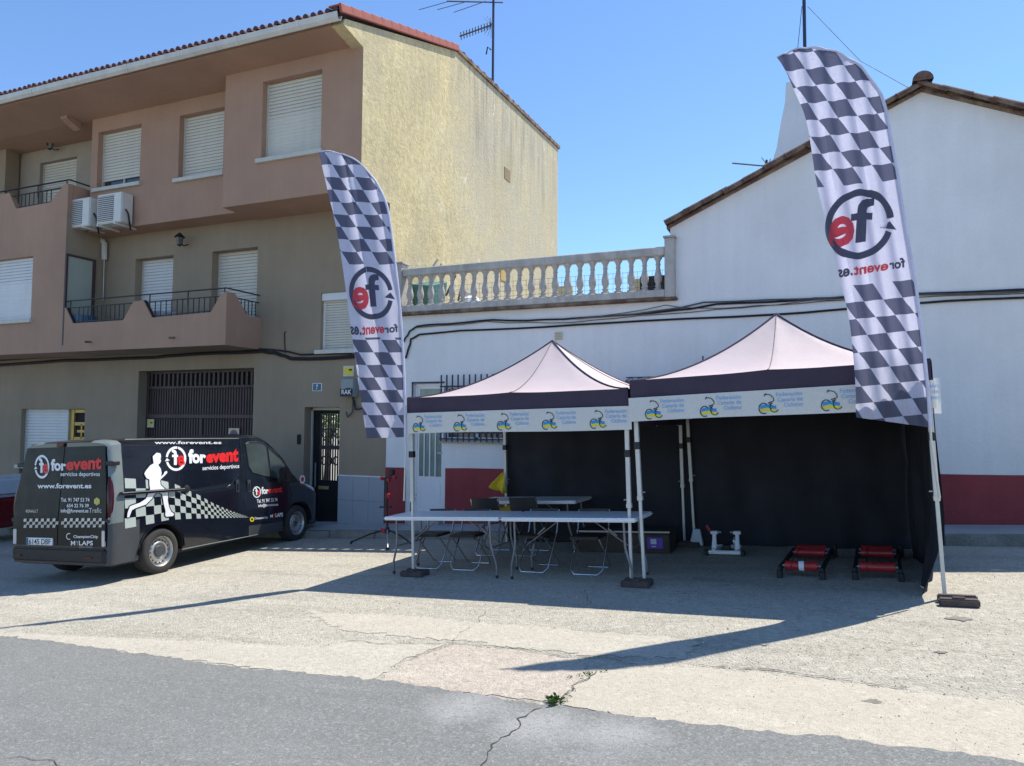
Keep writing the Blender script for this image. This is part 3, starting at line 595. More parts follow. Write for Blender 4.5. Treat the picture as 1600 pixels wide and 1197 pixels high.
# garage door
gd = MB(); x0, x1, z1 = og[0], og[1], og[3]; zs = pY(300, 606, WY).z
n = 44
for i in range(n):
    a = x0+(x1-x0)*i/n; p_ = (x1-x0)/n
    gd.quad((a, WY+.26, -1.4), (a+p_*.5, WY+.26, -1.4), (a+p_*.5, WY+.26, zs), (a, WY+.26, zs)); gd.quad((a+p_*.5, WY+.26, -1.4), (a+p_*.6, WY+.285, -1.4), (a+p_*.6, WY+.285, zs), (a+p_*.5, WY+.26, zs))
    gd.quad((a+p_*.6, WY+.285, -1.4), (a+p_*.9, WY+.285, -1.4), (a+p_*.9, WY+.285, zs), (a+p_*.6, WY+.285, zs)); gd.quad((a+p_*.9, WY+.285, -1.4), (a+p_, WY+.26, -1.4), (a+p_, WY+.26, zs), (a+p_*.9, WY+.285, zs))
gd = gd.build('garage_door', M['gar'], apt, fixn=False)
zr = pY(300, 650, WY).z
MB().box(x0, x1, WY+.22, WY+.257, zs, zs+.06).box(x0, x1, WY+.22, WY+.257, zr-.05, zr+.04).box(x0, x0+.07, WY+.225, WY+.256, -1.4, z1).box(x1-.07, x1, WY+.225, WY+.256, -1.4, z1).box(x0+.07, x1-.07, WY+.225, WY+.256, z1-.06, z1).box((x0+x1)/2-.03, (x0+x1)/2+.03, WY+.235, WY+.256, -1.4, zr-.05).build('door_frame', M['gar'], gd, bev=.006)
MB().box(x0, x1, WY+.31, WY+.32, zs, z1).build('louvre_back', M['dark'], gd)
me = MB().box(-.028, .028, 0, .03, 0, z1-zs-.12).mesh('louvre_slat', M['gar'])
for i in range(24): link(me, 'louvre_slat', gd, M=Matrix.Translation((x0+.14+(x1-x0-.28)*i/23, WY+.235, zs+.06)))
# entrance door
x0, x1, z0, z1 = oe; y = WY+.26
zg0 = pY(500, 752, WY).z; zg1 = pY(500, 646, WY).z; gx0 = x0+.22
ed = MB().box(x0+.03, gx0, y, y+.05, z0, z1-.06).box(x1-.06, x1-.01, y, y+.05, z0, z1-.06).box(gx0, x1-.06, y, y+.05, z0, zg0).box(gx0, x1-.06, y, y+.05, zg1, z1-.06).build('entrance_door', M['dark'], apt)
MB().quad((gx0, y+.02, zg0), (x1-.06, y+.02, zg0), (x1-.06, y+.02, zg1), (gx0, y+.02, zg1)).build('pane', M['clear'], ed)
me = MB().box(-.013, .013, -.02, .0, 0, zg1-zg0+.02).mesh('grille_bar', M['iron'])
for i in range(10): link(me, 'grille_bar', ed, M=Matrix.Translation((gx0+.02+(x1-.1-gx0)*i/9, y-.01, zg0-.01)))
sc = MB()
for i in range(4):
    for s in (-1, 1):
        cx = gx0+.1+i*.15; cz = (zg0+zg1)/2+.28*s
        sc.tube([(cx+.055*cos(t*.7), y-.025, cz+s*.09*sin(t*.7)) for t in range(10)], .012, 5)
sc.box(gx0, x1-.06, y-.03, y-.005, (zg0+zg1)/2-.05, (zg0+zg1)/2+.03).build('scroll_work', M['iron'], ed)
MB().box(x0+.0, x0+.03, y-.04, y+.05, z0, z1).box(x0, x1, y-.04, y+.05, z1-.06, z1-.001).build('door_frame', M['sill'], ed)
q0, q1 = pY(498, 759, WY+.26), pY(514, 765, WY+.26); MB().box(q0.x, q1.x, y-.02, y, q1.z, q0.z).build('letter_slot', M['brass'], ed, bev=.004)
MB().tube([(x0+.14, y-.05, z0+1.0), (x0+.14, y-.05, z0+1.5)], .014, 8).build('door_handle', M['steel'], ed)
yt = pY(512, 664, 27.); t = thing('yard_tree', 'leafy green tree glimpsed through the barred entrance door', 'tree', Vector((yt.x, 27, gz(yt.x, 27))))
MB().tube([(yt.x, 27, gz(yt.x, 27)-.1), (yt.x+.1, 27, .8), (yt.x, 27.1, 2.2)], [.16, .12, .07], 8).build('trunk', M['wood'], t)
cr_ = MB(); rt_ = random.Random(5)
for i in range(1500):
    d_ = Vector((rt_.gauss(0, 1), rt_.gauss(0, 1), rt_.gauss(0, .8))).normalized()*rt_.random()**.4; c0_ = Vector((yt.x, 27, 2.1))+Vector((d_.x*1.7, d_.y*1.5, d_.z*1.5))
    a_, b_ = Vector((rt_.uniform(-1, 1), rt_.uniform(-1, 1), rt_.uniform(-1, 1))).normalized()*.11, Vector((rt_.uniform(-1, 1), rt_.uniform(-1, 1), rt_.uniform(-1, 1))).normalized()*.06
    cr_.quad(c0_-a_, c0_-b_, c0_+a_, c0_+b_)
cr_.build('crown', M['leaf_t'], t, fixn=False)
q0 = pY(470, 685, WY); MB().box(x0-.16, x0-.08, WY-.02, WY, q0.z-.12, q0.z+.08).build('intercom', M['dark'], apt)
MB().box(x0-.02, x1+.02, WY-.1, WY+.25, z0-.25, z0).build('door_step', M['pavement'], apt, bev=.01)
# yellow framed door and shutter at the lower left
x0, x1, z0, z1 = o9; xm = pY(101, 640, WY).x
window(apt, (x0, xm, pY(60, 727, WY).z, z1), WY, .14, M['shutter_w'], sill=True)
MB().quad((x0, WY+.1, -2), (xm, WY+.1, -2), (xm, WY+.1, pY(60, 727, WY).z-.09), (x0, WY+.1, pY(60, 727, WY).z-.09)).build('wall_panel', M['grey'], apt)
yd = MB().box(xm, x1, WY+.2, WY+.24, z0, z1).build('side_door', M['dark'], apt)
f_ = MB().box(xm, xm+.14, WY+.15, WY+.2, z0, z1).box(x1-.07, x1, WY+.15, WY+.2, z0, z1)
for zz in (z1-.05, z1-.36, z1-.72, z1-1.05): f_.box(xm+.14, x1-.07, WY+.16, WY+.199, zz-.04, zz+.04)
f_.box((xm+x1)/2+.02, (xm+x1)/2+.06, WY+.16, WY+.199, z1-.72, z1-.36).box((xm+x1)/2-.1, (xm+x1)/2+.18, WY+.155, WY+.198, z1-.57, z1-.51).build('door_frame', M['gold'], yd)
# plinth of grey tiles beside the entrance
zt = pY(565, 745, WY).z; zb = -.75
pl = MB().box(oe[1]+.01, GXW-.01, WY-.012, WY, zb, zt-.005).build('plinth', M['dark'], apt)
nx, nz = 3, 3
for i in range(nx):
    for j in range(nz):
        a = oe[1]+.01+(GXW-.02-oe[1])*i/nx; c = oe[1]+.01+(GXW-.02-oe[1])*(i+1)/nx; d = zb+(zt-zb)*j/nz; e = zb+(zt-zb)*(j+1)/nz
        MB().box(a+.002, c-.002, WY-.03, WY-.013, d+.002, e-.002).build('plinth_tile', M['plinth'], pl, bev=.002)
MB().box(oe[1]-.0, GXW, WY-.04, WY-.0, zt+.001, zt+.025).build('plinth_cap', M['pvc'], apt)

# ------------------------------------------------------------------ fittings on the apartment block
def ac_unit(label, a, c, Y):
    x0, x1, z0, z1 = R2(a, c, Y); t = thing('air_conditioner', label, 'air conditioner', Vector((x0, Y, z0)), 'air conditioners on the brown wall')
    MB().box(x0, x1, Y, Y+.3, z0, z1).build('case', M['ac'], t, bev=.02, seg=2)
    xg = x0+(x1-x0)*.68
    gr = MB().box(x0+.04, xg, Y-.006, Y+.01, z0+.05, z1-.05).build('grille', M['ac_dark'], t)
    s_ = MB()
    for i in range(13): z = z0+.07+(z1-z0-.14)*i/12; s_.box(x0+.04, xg, Y-.014, Y-.006, z-.006, z+.006)
    s_.build('grille_slats', M['ac'], gr)
    MB().lathe([(.0, -.02), (.07, -.02), (.07, .0)], 16, Matrix.Translation(((x0+xg)/2, Y-.0, (z0+z1)/2)) @ Matrix.Rotation(radians(90), 4, 'X')).build('fan_hub', M['ac'], gr)
    for xx in (x0+.1, x1-.14): MB().bar((xx, Y-.05, z0-.03), (xx, Y+.5, z0-.03), .04, .05).build('bracket', M['ac'], t)
    MB().tube([(x1+.01, Y+.1, z0+.3), (x1+.07, Y+.12, z0+.2), (x1+.06, Y+.16, z0+.05), (x1-.1, Y+.33, z0-.1)], .018, 6).build('pipe', M['cable'], t)
    return t
ac_unit('boxy white air conditioner nearer the corner, left of two', (105, 313), (139, 352), 11.32)
ac_unit('boxy white air conditioner on pink wall under the window, right of two', (152, 305), (189, 346), 11.32)
dp = [(128, 356), (128, 366), (150, 372), (163, 378), (163, 406)]
cdt = thing('white_duct', 'white angled plastic duct running down from the air conditioners', 'duct', Vector((-15.2, 12.1, 5.6)))
P_ = [pY(*q, 12.1) for q in dp]
for i in range(len(P_)-1): MB().bar(P_[i], P_[i+1], .10, .08, up=(0, -1, 0)).build('duct_length', M['ac'], cdt, bev=.006)
MB().tube([P_[-1], pY(161, 470, 12.15)], .012, 6).build('pipe', M['steel'], cdt)
def wall_lamp(label, px, Y):
    p_ = pY(*px, Y); t = thing('wall_lamp', label, 'lamp', Vector((p_.x, Y, p_.z)), 'wall lanterns'); x, z = p_.x, p_.z
    MB().lathe([(.0, -.03), (.06, -.03), (.07, 0)], 10, Matrix.Translation((x, Y, z-.05)) @ Matrix.Rotation(radians(90), 4, 'X')).build('wall_plate', M['iron'], t)
    MB().tube([(x, Y, z-.06), (x, Y-.12, z-.12), (x, Y-.22, z-.06), (x, Y-.24, z+.05)], .014, 6).build('arm', M['iron'], t)
    K = Matrix.Translation((x, Y-.24, z-.12))
    MB().lathe([(.05, 0), (.085, .16), (.0, .17)], 6, K).build('lantern_glass', M['glass'], t)
    MB().lathe([(.12, .165), (.11, .18), (.05, .24), (.015, .27), (.0, .28)], 8, K).lathe([(.0, -.04), (.03, -.03), (.055, .0), (.0, .001)], 8, K).build('lantern_cap', M['iron'], t)
wall_lamp('black wall lantern between the two first floor balcony doors', (294, 378), WY)
wall_lamp('black wall lantern high on the top left balcony wall', (92, 230), YB3)
def wcable(name, label, px, Y, r, mat='cable', n=3, jit=.012, group=None, cat='cable'):
    P = [pY(*q, Y) for q in px]; pts = []
    if px[-1][0] > 1650: P += [Vector((4.2, Y, P[-1].z-.02)), Vector((5.3, Y, P[-1].z))]
    for i in range(len(P)-1):
        for k_ in range(n): q = P[i].lerp(P[i+1], k_/n); pts.append((q.x, q.y+RND.uniform(-.01, .01), q.z+RND.uniform(-jit, jit)))
    pts.append(P[-1]); o = MB().tube(pts, r, 6).build(name, M[mat], smooth=True); return tag(o, label, cat, group)
wcable('cable_bundle', 'thick black cable bundle along the brown block under the balcony', [(-40, 574), (100, 564), (240, 558), (300, 553), (400, 549), (430, 551), (455, 561), (500, 560), (560, 556)], WY-.03, .04)
wcable('thin_cable', 'thinner black cable just above the thick bundle on brown block', [(-40, 566), (100, 556), (280, 549), (400, 545), (440, 548), (470, 555), (550, 552)], WY-.05, .02)
wcable('wire_stub', 'thin wire rising to a small black clip beside the balcony', [(446, 552), (444, 522), (446, 518)], WY-.02, .01)
wcable('lamp_cable', 'thin cable across the top left balcony wall to the lantern', [(14, 241), (60, 234), (84, 229)], YB3-.02, .015)
wcable('lamp_cable', 'thin cable from the top left lantern to the corner', [(100, 226), (121, 222)], YB3-.02, .015)
def plate(name, label, cat, r, Y, mat, th=.02, bev=0):
    x0, x1, z0, z1 = r; t = thing(name, label, cat, Vector(((x0+x1)/2, Y, z0))); MB().box(x0, x1, Y-th, Y, z0, z1).build('plate', mat, t, bev=bev); return t
def onp(r, Y): x0, x1, z0, z1 = r; return lambda u, v: (x0+(x1-x0)*u, Y, z0+(z1-z0)*v)
UQ = ((0, 1), (1, 1), (1, 0), (0, 0))
sub = lambda a, c, d, e: ((a, e), (d, e), (d, c), (a, c))   # x0,y0,x1,y1
r = R2((489, 599), (503, 611), WY); t = plate('house_number_sign', 'small blue house number plate reading seven', 'sign', r, WY, M['pvc'], .012)
f = onp(r, WY-.0145); MB().flat([(.06, .06), (.94, .06), (.94, .94), (.06, .94)], f).build('sign_face', M['sign_blue'], t); ptext(MB(), '7', sub(.38, .2, .62, .8), onp(r, WY-.0165), .01).build('digit', M['pvc'], t, fixn=False)
r = R2((537, 572), (553, 588), WY); t = plate('notice_sign', 'yellow and cream notice above the meter box', 'sign', r, WY, M['sign_cream'], .012)
f = onp(r, WY-.0145); MB().flat([(.12, .2), (.88, .2), (.88, .8), (.12, .8)], f).build('notice_panel', M['ink_yel'], t); MB().flat([(.5, .55), (.6, .72), (.85, .7), (.85, .52)], onp(r, WY-.0165)).build('arrow', M['ink'], t)
r = R2((230, 655), (240, 668), WY+.22); t = plate('notice_sign', 'tiny cream notice on the garage door', 'sign', r, WY+.235, M['sign_cream'], .012)
f = onp(r, WY+.2205); MB().flat([(.1, .35), (.9, .35), (.9, .8), (.1, .8)], f).build('notice_panel', M['ink_yel'], t); MB().flat([(.45, .5), (.5, .65), (.8, .65), (.8, .5)], onp(r, WY+.2185)).build('arrow', M['ink'], t)
r = R2((357, 669), (373, 690), WY+.22); t = plate('no_parking_sign', 'square no parking plate low on the garage door', 'sign', r, WY+.235, M['sign_cream'], .012)
a_ = MB(); pring(a_, 0, 2*pi, .28, .38, UQ, onp(r, WY+.2205)); a_.build('ring', M['red_p'], t, fixn=False); a_ = MB(); pring(a_, 0, 2*pi, .0, .28, UQ, onp(r, WY+.2205)); a_.build('disc', M['sign_blue'], t, fixn=False)
r = R2((532, 592), (551, 620), WY-.2); t = plate('meter_box', 'grey meter box with painted scrawl right of the house number', 'box', r, WY, M['meter'], .2, .012)
f = onp(r, WY-.204); a_ = MB().flat([(.0, .02), (1, .02), (1, .45), (.6, .5), (.3, .42), (.0, .47)], f); a_.build('dark_paint', M['ink'], t)
a_ = MB(); ptext(a_, 'RAK', sub(.12, .14, .9, .4), onp(r, WY-.207), .01); a_.build('scrawl', M['pvc'], t, fixn=False)
MB().tube([(r[1]-.1, WY-.05, r[2]), (r[1]-.02, WY-.06, r[2]-.25), (r[1]+.15, WY-.05, r[2]-.22), (r[1]+.2, WY-.04, r[2]+.2), (r[1]+.22, WY-.04, r[3]+.5)], .02, 6).build('cable', M['cable'], t)
MB().tube([(r[0]+.2, WY-.05, r[2]), (r[0]+.19, WY-.05, r[2]-.3), (r[0]+.08, WY-.05, r[2]-.4), (r[0]+.04, WY-.05, r[2]-.3)], .016, 6).build('cable', M['cable_g'], t)
def clutter(name, label, cat, mb, mat): return tag(mb.build(name, mat, bev=.01), label, cat)
# things on the balcony
q = pY(232, 476, 11.6); clutter('cushion', 'pale cushion behind the balcony railing by the left door', 'cushion', MB().box(q.x-.3, q.x+.5, 11.5, 11.9, SL+.18, 4.1), M['carwhite'])
q = pY(318, 480, 11.6); clutter('washing_bowl', 'red bowl standing behind the balcony railing', 'bowl', MB().lathe([(.16, SL+.18), (.3, SL+.62), (.28, SL+.62), (.15, SL+.2)], 14, Matrix.Translation((q.x+.1, 11.6, 0))), M['red_p'])
q = pY(396, 478, 11.8); clutter('storage_box', 'dark storage box at the right end of balcony', 'box', MB().box(-11.42, -11.06, 11.6, 12.0, SL+.18, 4.05), M['dark'])
q = pY(125, 485, 11.5); clutter('plastic_tub', 'blue grey tub at the left end of the balcony', 'tub', MB().lathe([(.2, SL+.18), (.27, SL+.85), (.25, SL+.85), (.19, SL+.2)], 14, Matrix.Translation((q.x+.1, 11.55, 0))), M['sign_blue'])
def yagi(t, c, d, e, n, L_, el, r=.01, mat='steel'):
    """boom at c along d, elements along e"""
    c, d, e = Vector(c), Vector(d).normalized(), Vector(e).normalized()
    MB().tube([c, c+d*L_], r*1.4, 6).build('boom', M[mat], t)
    for i in range(n): q = c+d*(L_*(i+.5)/n); k_ = el*(1.25-.5*i/n); link(MB().tube([q-e*k_, q+e*k_], r*.7, 5).mesh('element', M[mat]), 'element', t)
mp = pX(770, 130, GXW-.35); mx, my = mp.x, mp.y; zt = pX(770, -60, GXW-.35).z
t = thing('roof_antenna', 'tall television mast with two aerials on the apartment roof', 'antenna', Vector((mx, my, mp.z-.2)))
MB().tube([(mx, my, mp.z-.4), (mx, my, zt)], .035, 8).build('mast', M['iron_b'], t)
cr = lambda px: pV(px, (mx, my, 0), YAW)                    # upright plane through the mast
a0, a1 = cr((698, 2)), cr((786, 4)); MB().tube([a0, a1], .018, 6).build('boom', M['cable_g'], t)
for p0, p1 in (((702, 2), (669, 30)), ((731, 2), (697, 30)), ((759, 2), (722, 34))):
    A, B_ = cr(p0), cr(p1); MB().tube([A, B_+Vector((0, -.5, 0))], .010, 5).build('element', M['cable_g'], t)
A, B_ = cr((768, 39)), cr((718, 57)); MB().tube([A, B_], .02, 6).build('boom', M['cable_g'], t)
for i in range(11): q = A.lerp(B_, (i+.5)/11); MB().tube([q+Vector((.05, -.12, .03)), q-Vector((.05, -.12, .03))], .014, 5).build('element', M['cable_g'], t)
for s in (-1, 1):
    for j in range(4): MB().tube([A, cr((756+5*j, 25+3*abs(j-1))) if s > 0 else cr((752+5*j, 50+3*j))], .006, 4).build('reflector', M['cable_g'], t)
MB().tube([(mx-.02, my-.1, mp.z+.9), (mx-.12, my-.1, mp.z+1.0), (mx-.16, my-.1, mp.z+.8)], .02, 6).build('cable_loop', M['cable'], t)

# ------------------------------------------------------------------ white house
hs = thing('white_house', 'whitewashed house with dark red base band, terrace balustrade and tiled gable', 'house', Vector((-1, 12.2, gz(-1, 12.2))))
RX, RZ = 1.55, 6.72; EX, EZ = -2.2, 5.02; TZ = 3.84
hd = (pY(646, 600, WY).x, pY(693, 600, WY).x, .02, pY(670, 599, WY).z)
hw1 = (pY(694, 595, WY).x, pY(792, 690, WY).x, pY(740, 688, WY).z, pY(740, 602, WY).z)
hw2 = (pY(980, 600, WY).x, pY(1024, 600, WY).x, 1.45, 2.45); hw3 = (pY(1100, 570, WY).x, pY(1100, 570, WY).x+1.3, 1.5, 2.62)
m = MB(); wall_holes(m, GXW+.002, 5.3, -2., TZ, WY+.005, .16, [hd, hw1, hw2, hw3])
m.flat([(EX, TZ), (5.3, TZ), (5.3, RZ-(5.3-RX)*.453), (RX, RZ), (EX, EZ)], lambda x, z: (x, WY+.005, z))
m.quad((EX, WY+.005, TZ), (EX, WY+.005, EZ), (EX, 20, EZ), (EX, 20, TZ)); m.quad((5.3, WY+.005, -2), (5.3, WY+.005, EZ), (5.3, 20, EZ), (5.3, 20, -2))
m.build('wall', M['white'], hs, fixn=False)
bx = [(GXW+.002, hd[0]-.14), (hd[1]+.06, 5.3)]
for a, c in bx:
    n = max(1, int((c-a)/.4)); d_ = MB(); top = lambda x: .985+.0185*(x+.4)+.004*sin(x*9)
    for i in range(n):
        p_, q_ = a+(c-a)*i/n, a+(c-a)*(i+1)/n; d_.quad((p_, WY-.007, -1.5), (q_, WY-.007, -1.5), (q_, WY-.007, top(q_)), (p_, WY-.007, top(p_))); d_.quad((p_, WY-.007, top(p_)), (q_, WY-.007, top(q_)), (q_, WY+.006, top(q_)+.002), (p_, WY+.006, top(p_)+.002))
    d_.build('base_band', M['red'], hs)
# house door
x0, x1, z0, z1 = hd; y = WY+.1
dr = MB().box(x0+.05, x1-.03, y, y+.05, z0, z1-.05).build('door', M['pvc'], hs)
MB().box(x0, x0+.05, y-.02, y+.06, z0, z1).box(x1-.03, x1, y-.02, y+.06, z0, z1).box(x0+.05, x1-.03, y-.02, y+.06, z1-.05, z1-.002).build('door_frame', M['pvc'], dr, bev=.005)
zg = pY(670, 745, WY).z
MB().box(x0+.09, x1-.08, y-.004, y+.002, zg, 1.95).build('pane', M['glass_g'], dr); MB().box(x0+.09, x1-.08, y-.004, y+.002, 2.0, z1-.1).build('pane', M['glass_g'], dr)
me = MB().box(-.011, .011, -.02, 0, 0, 1.95-zg).mesh('door_bar', M['pvc'])
for i in range(3): link(me, 'door_bar', dr, M=Matrix.Translation((x0+.09+(x1-x0-.17)*(i+1)/4, y-.006, zg)))
MB().box(x0+.10, x1-.09, y-.01, y, z0+.08, zg-.1).build('door_panel', M['pvc'], dr, bev=.008); MB().bar((x1-.02, y-.05, 1.15), (x1-.14, y-.05, 1.15), .02, .02).build('door_handle', M['steel'], dr)
MB().box(x0-.02, x1+.02, WY-.18, WY+.1, -.6, z0-.005).build('door_step', M['pavement'], hs, bev=.01)
MB().box(x0-.03, x0-.002, WY-.012, WY+.004, z0, z1+.03).box(x0-.03, x1+.02, WY-.012, WY+.004, z1+.001, z1+.03).build('door_trim', M['iron_b'], hs)
def grille(r, zt, n, name_lab=None, zig=False):
    x0, x1, z0, z1 = r; y = WY+.12
    wn = MB().box(x0, x1, y, y+.02, z0, z1).build('window', M['glass'], hs)
    MB().box(x0, x0+.05, y-.03, y-.001, z0, z1).box(x1-.05, x1, y-.03, y-.001, z0, z1).box((x0+x1)/2-.03, (x0+x1)/2+.03, y-.03, y-.001, z0, z1).box(x0+.05, x1-.05, y-.03, y-.001, z0, z0+.05).box(x0+.05, x1-.05, y-.03, y-.001, z1-.05, z1).build('window_frame', M['pvc'], wn)
    MB().box(x0-.06, x1+.06, WY-.06, WY+.1, z0-.06, z0-.002).build('window_sill', M['balus'], wn, bev=.006)
    gr = MB()
    for z in (z0+.02, z0+.14, (z0+z1)/2, z1-.14, z1-.02): gr.bar((x0-.04, WY-.09, z), (x1+.04, WY-.09, z), .02, .025)
    for x in (x0, x1): gr.bar((x, WY-.09, z0+.14), (x, WY+.01, z0+.14), .02, .02); gr.bar((x, WY-.09, z1-.14), (x, WY+.01, z1-.14), .02, .02)
    if zig:
        for i in range(6): a = x0+(x1-x0)*i/6; c = x0+(x1-x0)*(i+1)/6; gr.bar((a, WY-.09, zt if i % 2 else z1), (c, WY-.09, z1 if i % 2 else zt), .015, .015)
        gr.bar((x0, WY-.09, zt), (x1, WY-.09, zt), .015, .015)
    gr = gr.build('window_grille', M['iron_b'], hs)
    me = MB().box(-.011, .011, -.011, .011, z0-.03, zt if not zig else z1).mesh('grille_bar', M['iron_b'])
    for i in range(n): link(me, 'grille_bar', gr, M=Matrix.Translation((x0+(x1-x0)*i/(n-1), WY-.115, 0)))
grille(hw1, pY(720, 586, WY).z, 12); grille(hw2, pY(1000, 590, WY).z, 6, zig=True); grille(hw3, pY(1110, 557, WY).z, 9)
q = R2((867, 519), (879, 531), WY); vt = MB().box(q[0], q[1], WY-.02, WY, q[2], q[3]).build('wall_vent', M['sign_cream'], hs, bev=.004)
v_ = MB()
for i in range(4): v_.box(q[0]+.015, q[1]-.015, WY-.026, WY-.0205, q[2]+.02+i*.03, q[2]+.03+i*.03)
v_.build('vent_slats', M['grey_light'], vt)
# terrace balustrade
BX0, BX1 = -7.36, -2.28
bl = MB().box(BX0, BX1, WY-.1, WY+.14, TZ+.001, TZ+.13).build('balustrade_base', M['balus'], hs, bev=.012)
MB().box(GXW+.003, BX1+.2, WY-.13, WY+.2, TZ-.055, TZ-.001).build('cornice', M['tile_dark'], hs, bev=.012)
rail_z0, rail_z1 = 4.555, 4.70
MB().box(BX0, BX1, WY-.08, WY+.12, rail_z0, rail_z1).build('handrail', M['balus'], bl, bev=.015)
pf = [(.085, 0), (.085, .035), (.06, .04), (.055, .06), (.07, .075), (.07, .09), (.05, .10), (.055, .125), (.08, .17), (.088, .22), (.08, .27), (.06, .33), (.047, .39), (.045, .43), (.058, .44), (.058, .455), (.045, .46), (.05, .49), (.065, .53), (.08, .55), (.085, .585)]
me = MB().lathe([(r_*.78 if .04 < z_ < .54 else r_*.86, z_) for r_, z_ in pf], 12, None).mesh('baluster', M['balus'], smooth=True)
for i in range(22): link(me, 'baluster', bl, M=Matrix.Translation((BX0+.13+i*(BX1-BX0-.26)/21, WY+.02, TZ+.13)) @ Matrix.Rotation(RND.random()*6, 4, 'Z'))
MB().box(BX0-.11, BX0-.002, WY-.11, WY+.15, TZ, 4.80).build('pier', M['balus'], bl, bev=.012); MB().box(BX0-.14, BX0+.03, WY-.13, WY+.18, 4.801, 4.84).build('pier_cap', M['balus'], bl, bev=.008)
MB().box(BX1+.002, BX1+.17, WY-.12, WY+.15, TZ-.05, 4.83).build('pier', M['balus'], bl, bev=.012); MB().box(BX1-.02, BX1+.19, WY-.14, WY+.18, 4.831, 4.865).build('pier_cap', M['balus'], bl, bev=.008)
MB().box(GXW+.01, EX-.01, WY+.21, 19, TZ-.1, TZ-.01).build('terrace_floor', M['pavement'], hs)
# house roof with verge tiles
rf = MB()
for s, xe in ((-1, EX-.05), (1, 5.55)):
    ze = RZ-abs(xe-RX)*.453
    rf.hexa([(RX, WY-.06, RZ+.0), (xe, WY-.06, ze), (xe, 20, ze), (RX, 20, RZ), (RX, WY-.06, RZ+.04), (xe, WY-.06, ze+.04), (xe, 20, ze+.04), (RX, 20, RZ+.04)])
rf = rf.build('roof', M['tile_dark'], hs)
k2 = Matrix.Rotation(radians(90), 4, 'Y')
me = MB().lathe([(.0, 0), (.088, 0), (.084, .03), (.066, .42)], 9, None, pi/2-1.9, pi/2+1.9).mesh('verge_tile', M['tile_dark'], smooth=True)
for s, xe in ((-1, EX-.05), (1, 5.55)):
    Lr = sqrt((xe-RX)**2*(1+.453**2)); n = int(Lr/.33); up_ = Vector((s*.453, 0, 1)).normalized(); al = Vector((-s, 0, .453)).normalized()
    for row in range(3):
        for i in range(n):
            o_ = Vector((xe, WY-.10+row*.2, RZ-abs(xe-RX)*.453+.05))+al*(Lr*i/n); z = (al+up_*.04).normalized(); yv = (up_-al*.04).normalized(); xv = yv.cross(z)
            sc_ = RND.uniform(.9, 1.1); o_ += Vector((0, RND.uniform(-.03, .03), RND.uniform(-.012, .022)))
            link(me, 'verge_tile', rf, M=Matrix(((xv.x*sc_, yv.x*sc_, z.x, o_.x), (xv.y*sc_, yv.y*sc_, z.y, o_.y), (xv.z*sc_, yv.z*sc_, z.z, o_.z), (0, 0, 0, 1))))
me = MB().lathe([(.14, 0), (.115, .45)], 12, Matrix.Rotation(radians(-90), 4, 'X'), pi, 2*pi).lathe([(.0, 0), (.14, .0)], 12, Matrix.Rotation(radians(-90), 4, 'X'), pi, 2*pi).mesh('ridge_tile', M['tile_dark'], smooth=True)
for i in range(16): link(me, 'ridge_tile', rf, M=Matrix.Translation((RX, WY-.2+i*.42, RZ+.05+(.05 if i == 0 else 0))))
# chimney hood
CY = 14.6; cx = pY(1264, 200, CY).x; zt_ = pY(1230, 140, CY).z; w0 = cx-pY(1229, 141, CY).x; w1 = cx-pY(1205, 268, CY).x
st = [(0, w1*1.08), (.12, w1*.95), (.3, w1*.82), (.55, w1*.72), (.8, (w0+w1*.62)/2), (1., w0)]; zb_ = pY(1205, 268, CY).z-.25
c_ = MB(); base = 0
for t_, h in st:
    z = zb_+(zt_-zb_)*t_
    for a, d in ((-1, -1), (1, -1), (1, 1), (-1, 1)): c_.v.append((cx+a*h, CY+d*h*.8, z))
for i in range(len(st)-1):
    for j in range(4): c_.f.append((i*4+j, i*4+(j+1) % 4, i*4+4+(j+1) % 4, i*4+4+j))
c_.f.append(tuple(len(st)*4-4+j for j in range(4))); c_.build('chimney', M['white'], hs)
q = pY(1257, 40, CY); t = thing('chimney_mast', 'dark aerial mast with guy wires rising from the white chimney', 'mast', Vector((q.x, CY, zt_)))
MB().tube([(q.x, CY, zt_-.8), (pY(1255, -80, CY).x, CY, pY(1255, -80, CY).z)], .032, 8).build('mast', M['iron_b'], t)
MB().tube([pY(1262, 10, CY), pY(1344, 95, CY), pY(1432, 140, CY)+Vector((0, 0, -.05))], .006, 4).build('guy_wire', M['cable_g'], t); MB().tube([pY(1253, 10, CY), pY(1246, 80, CY), pY(1243, 141, CY)], .006, 4).build('guy_wire', M['cable_g'], t)
AYY = 15.2; q = pY(1198, 270, AYY); t = thing('small_antenna', 'small horizontal television aerial above the left roof slope', 'antenna', Vector((q.x, AYY, q.z-.3)))
MB().tube([(q.x, AYY, q.z-.45), (q.x, AYY, pY(1198, 250, AYY).z)], .025, 6).build('mast', M['iron'], t)
A, B_ = pY(1200, 260, AYY), pY(1144, 255, AYY); MB().tube([A, B_], .015, 6).build('boom', M['cable_g'], t)
for i in range(12): e = A.lerp(B_, (i+.5)/12); MB().tube([e+Vector((0, -.12, -.04)), e+Vector((0, .12, .04))], .009, 4).build('element', M['cable_g'], t)
for p_ in ((1190, 246), (1204, 248), (1190, 268)): MB().tube([A, pY(*p_, AYY)], .008, 4).build('reflector', M['cable_g'], t)
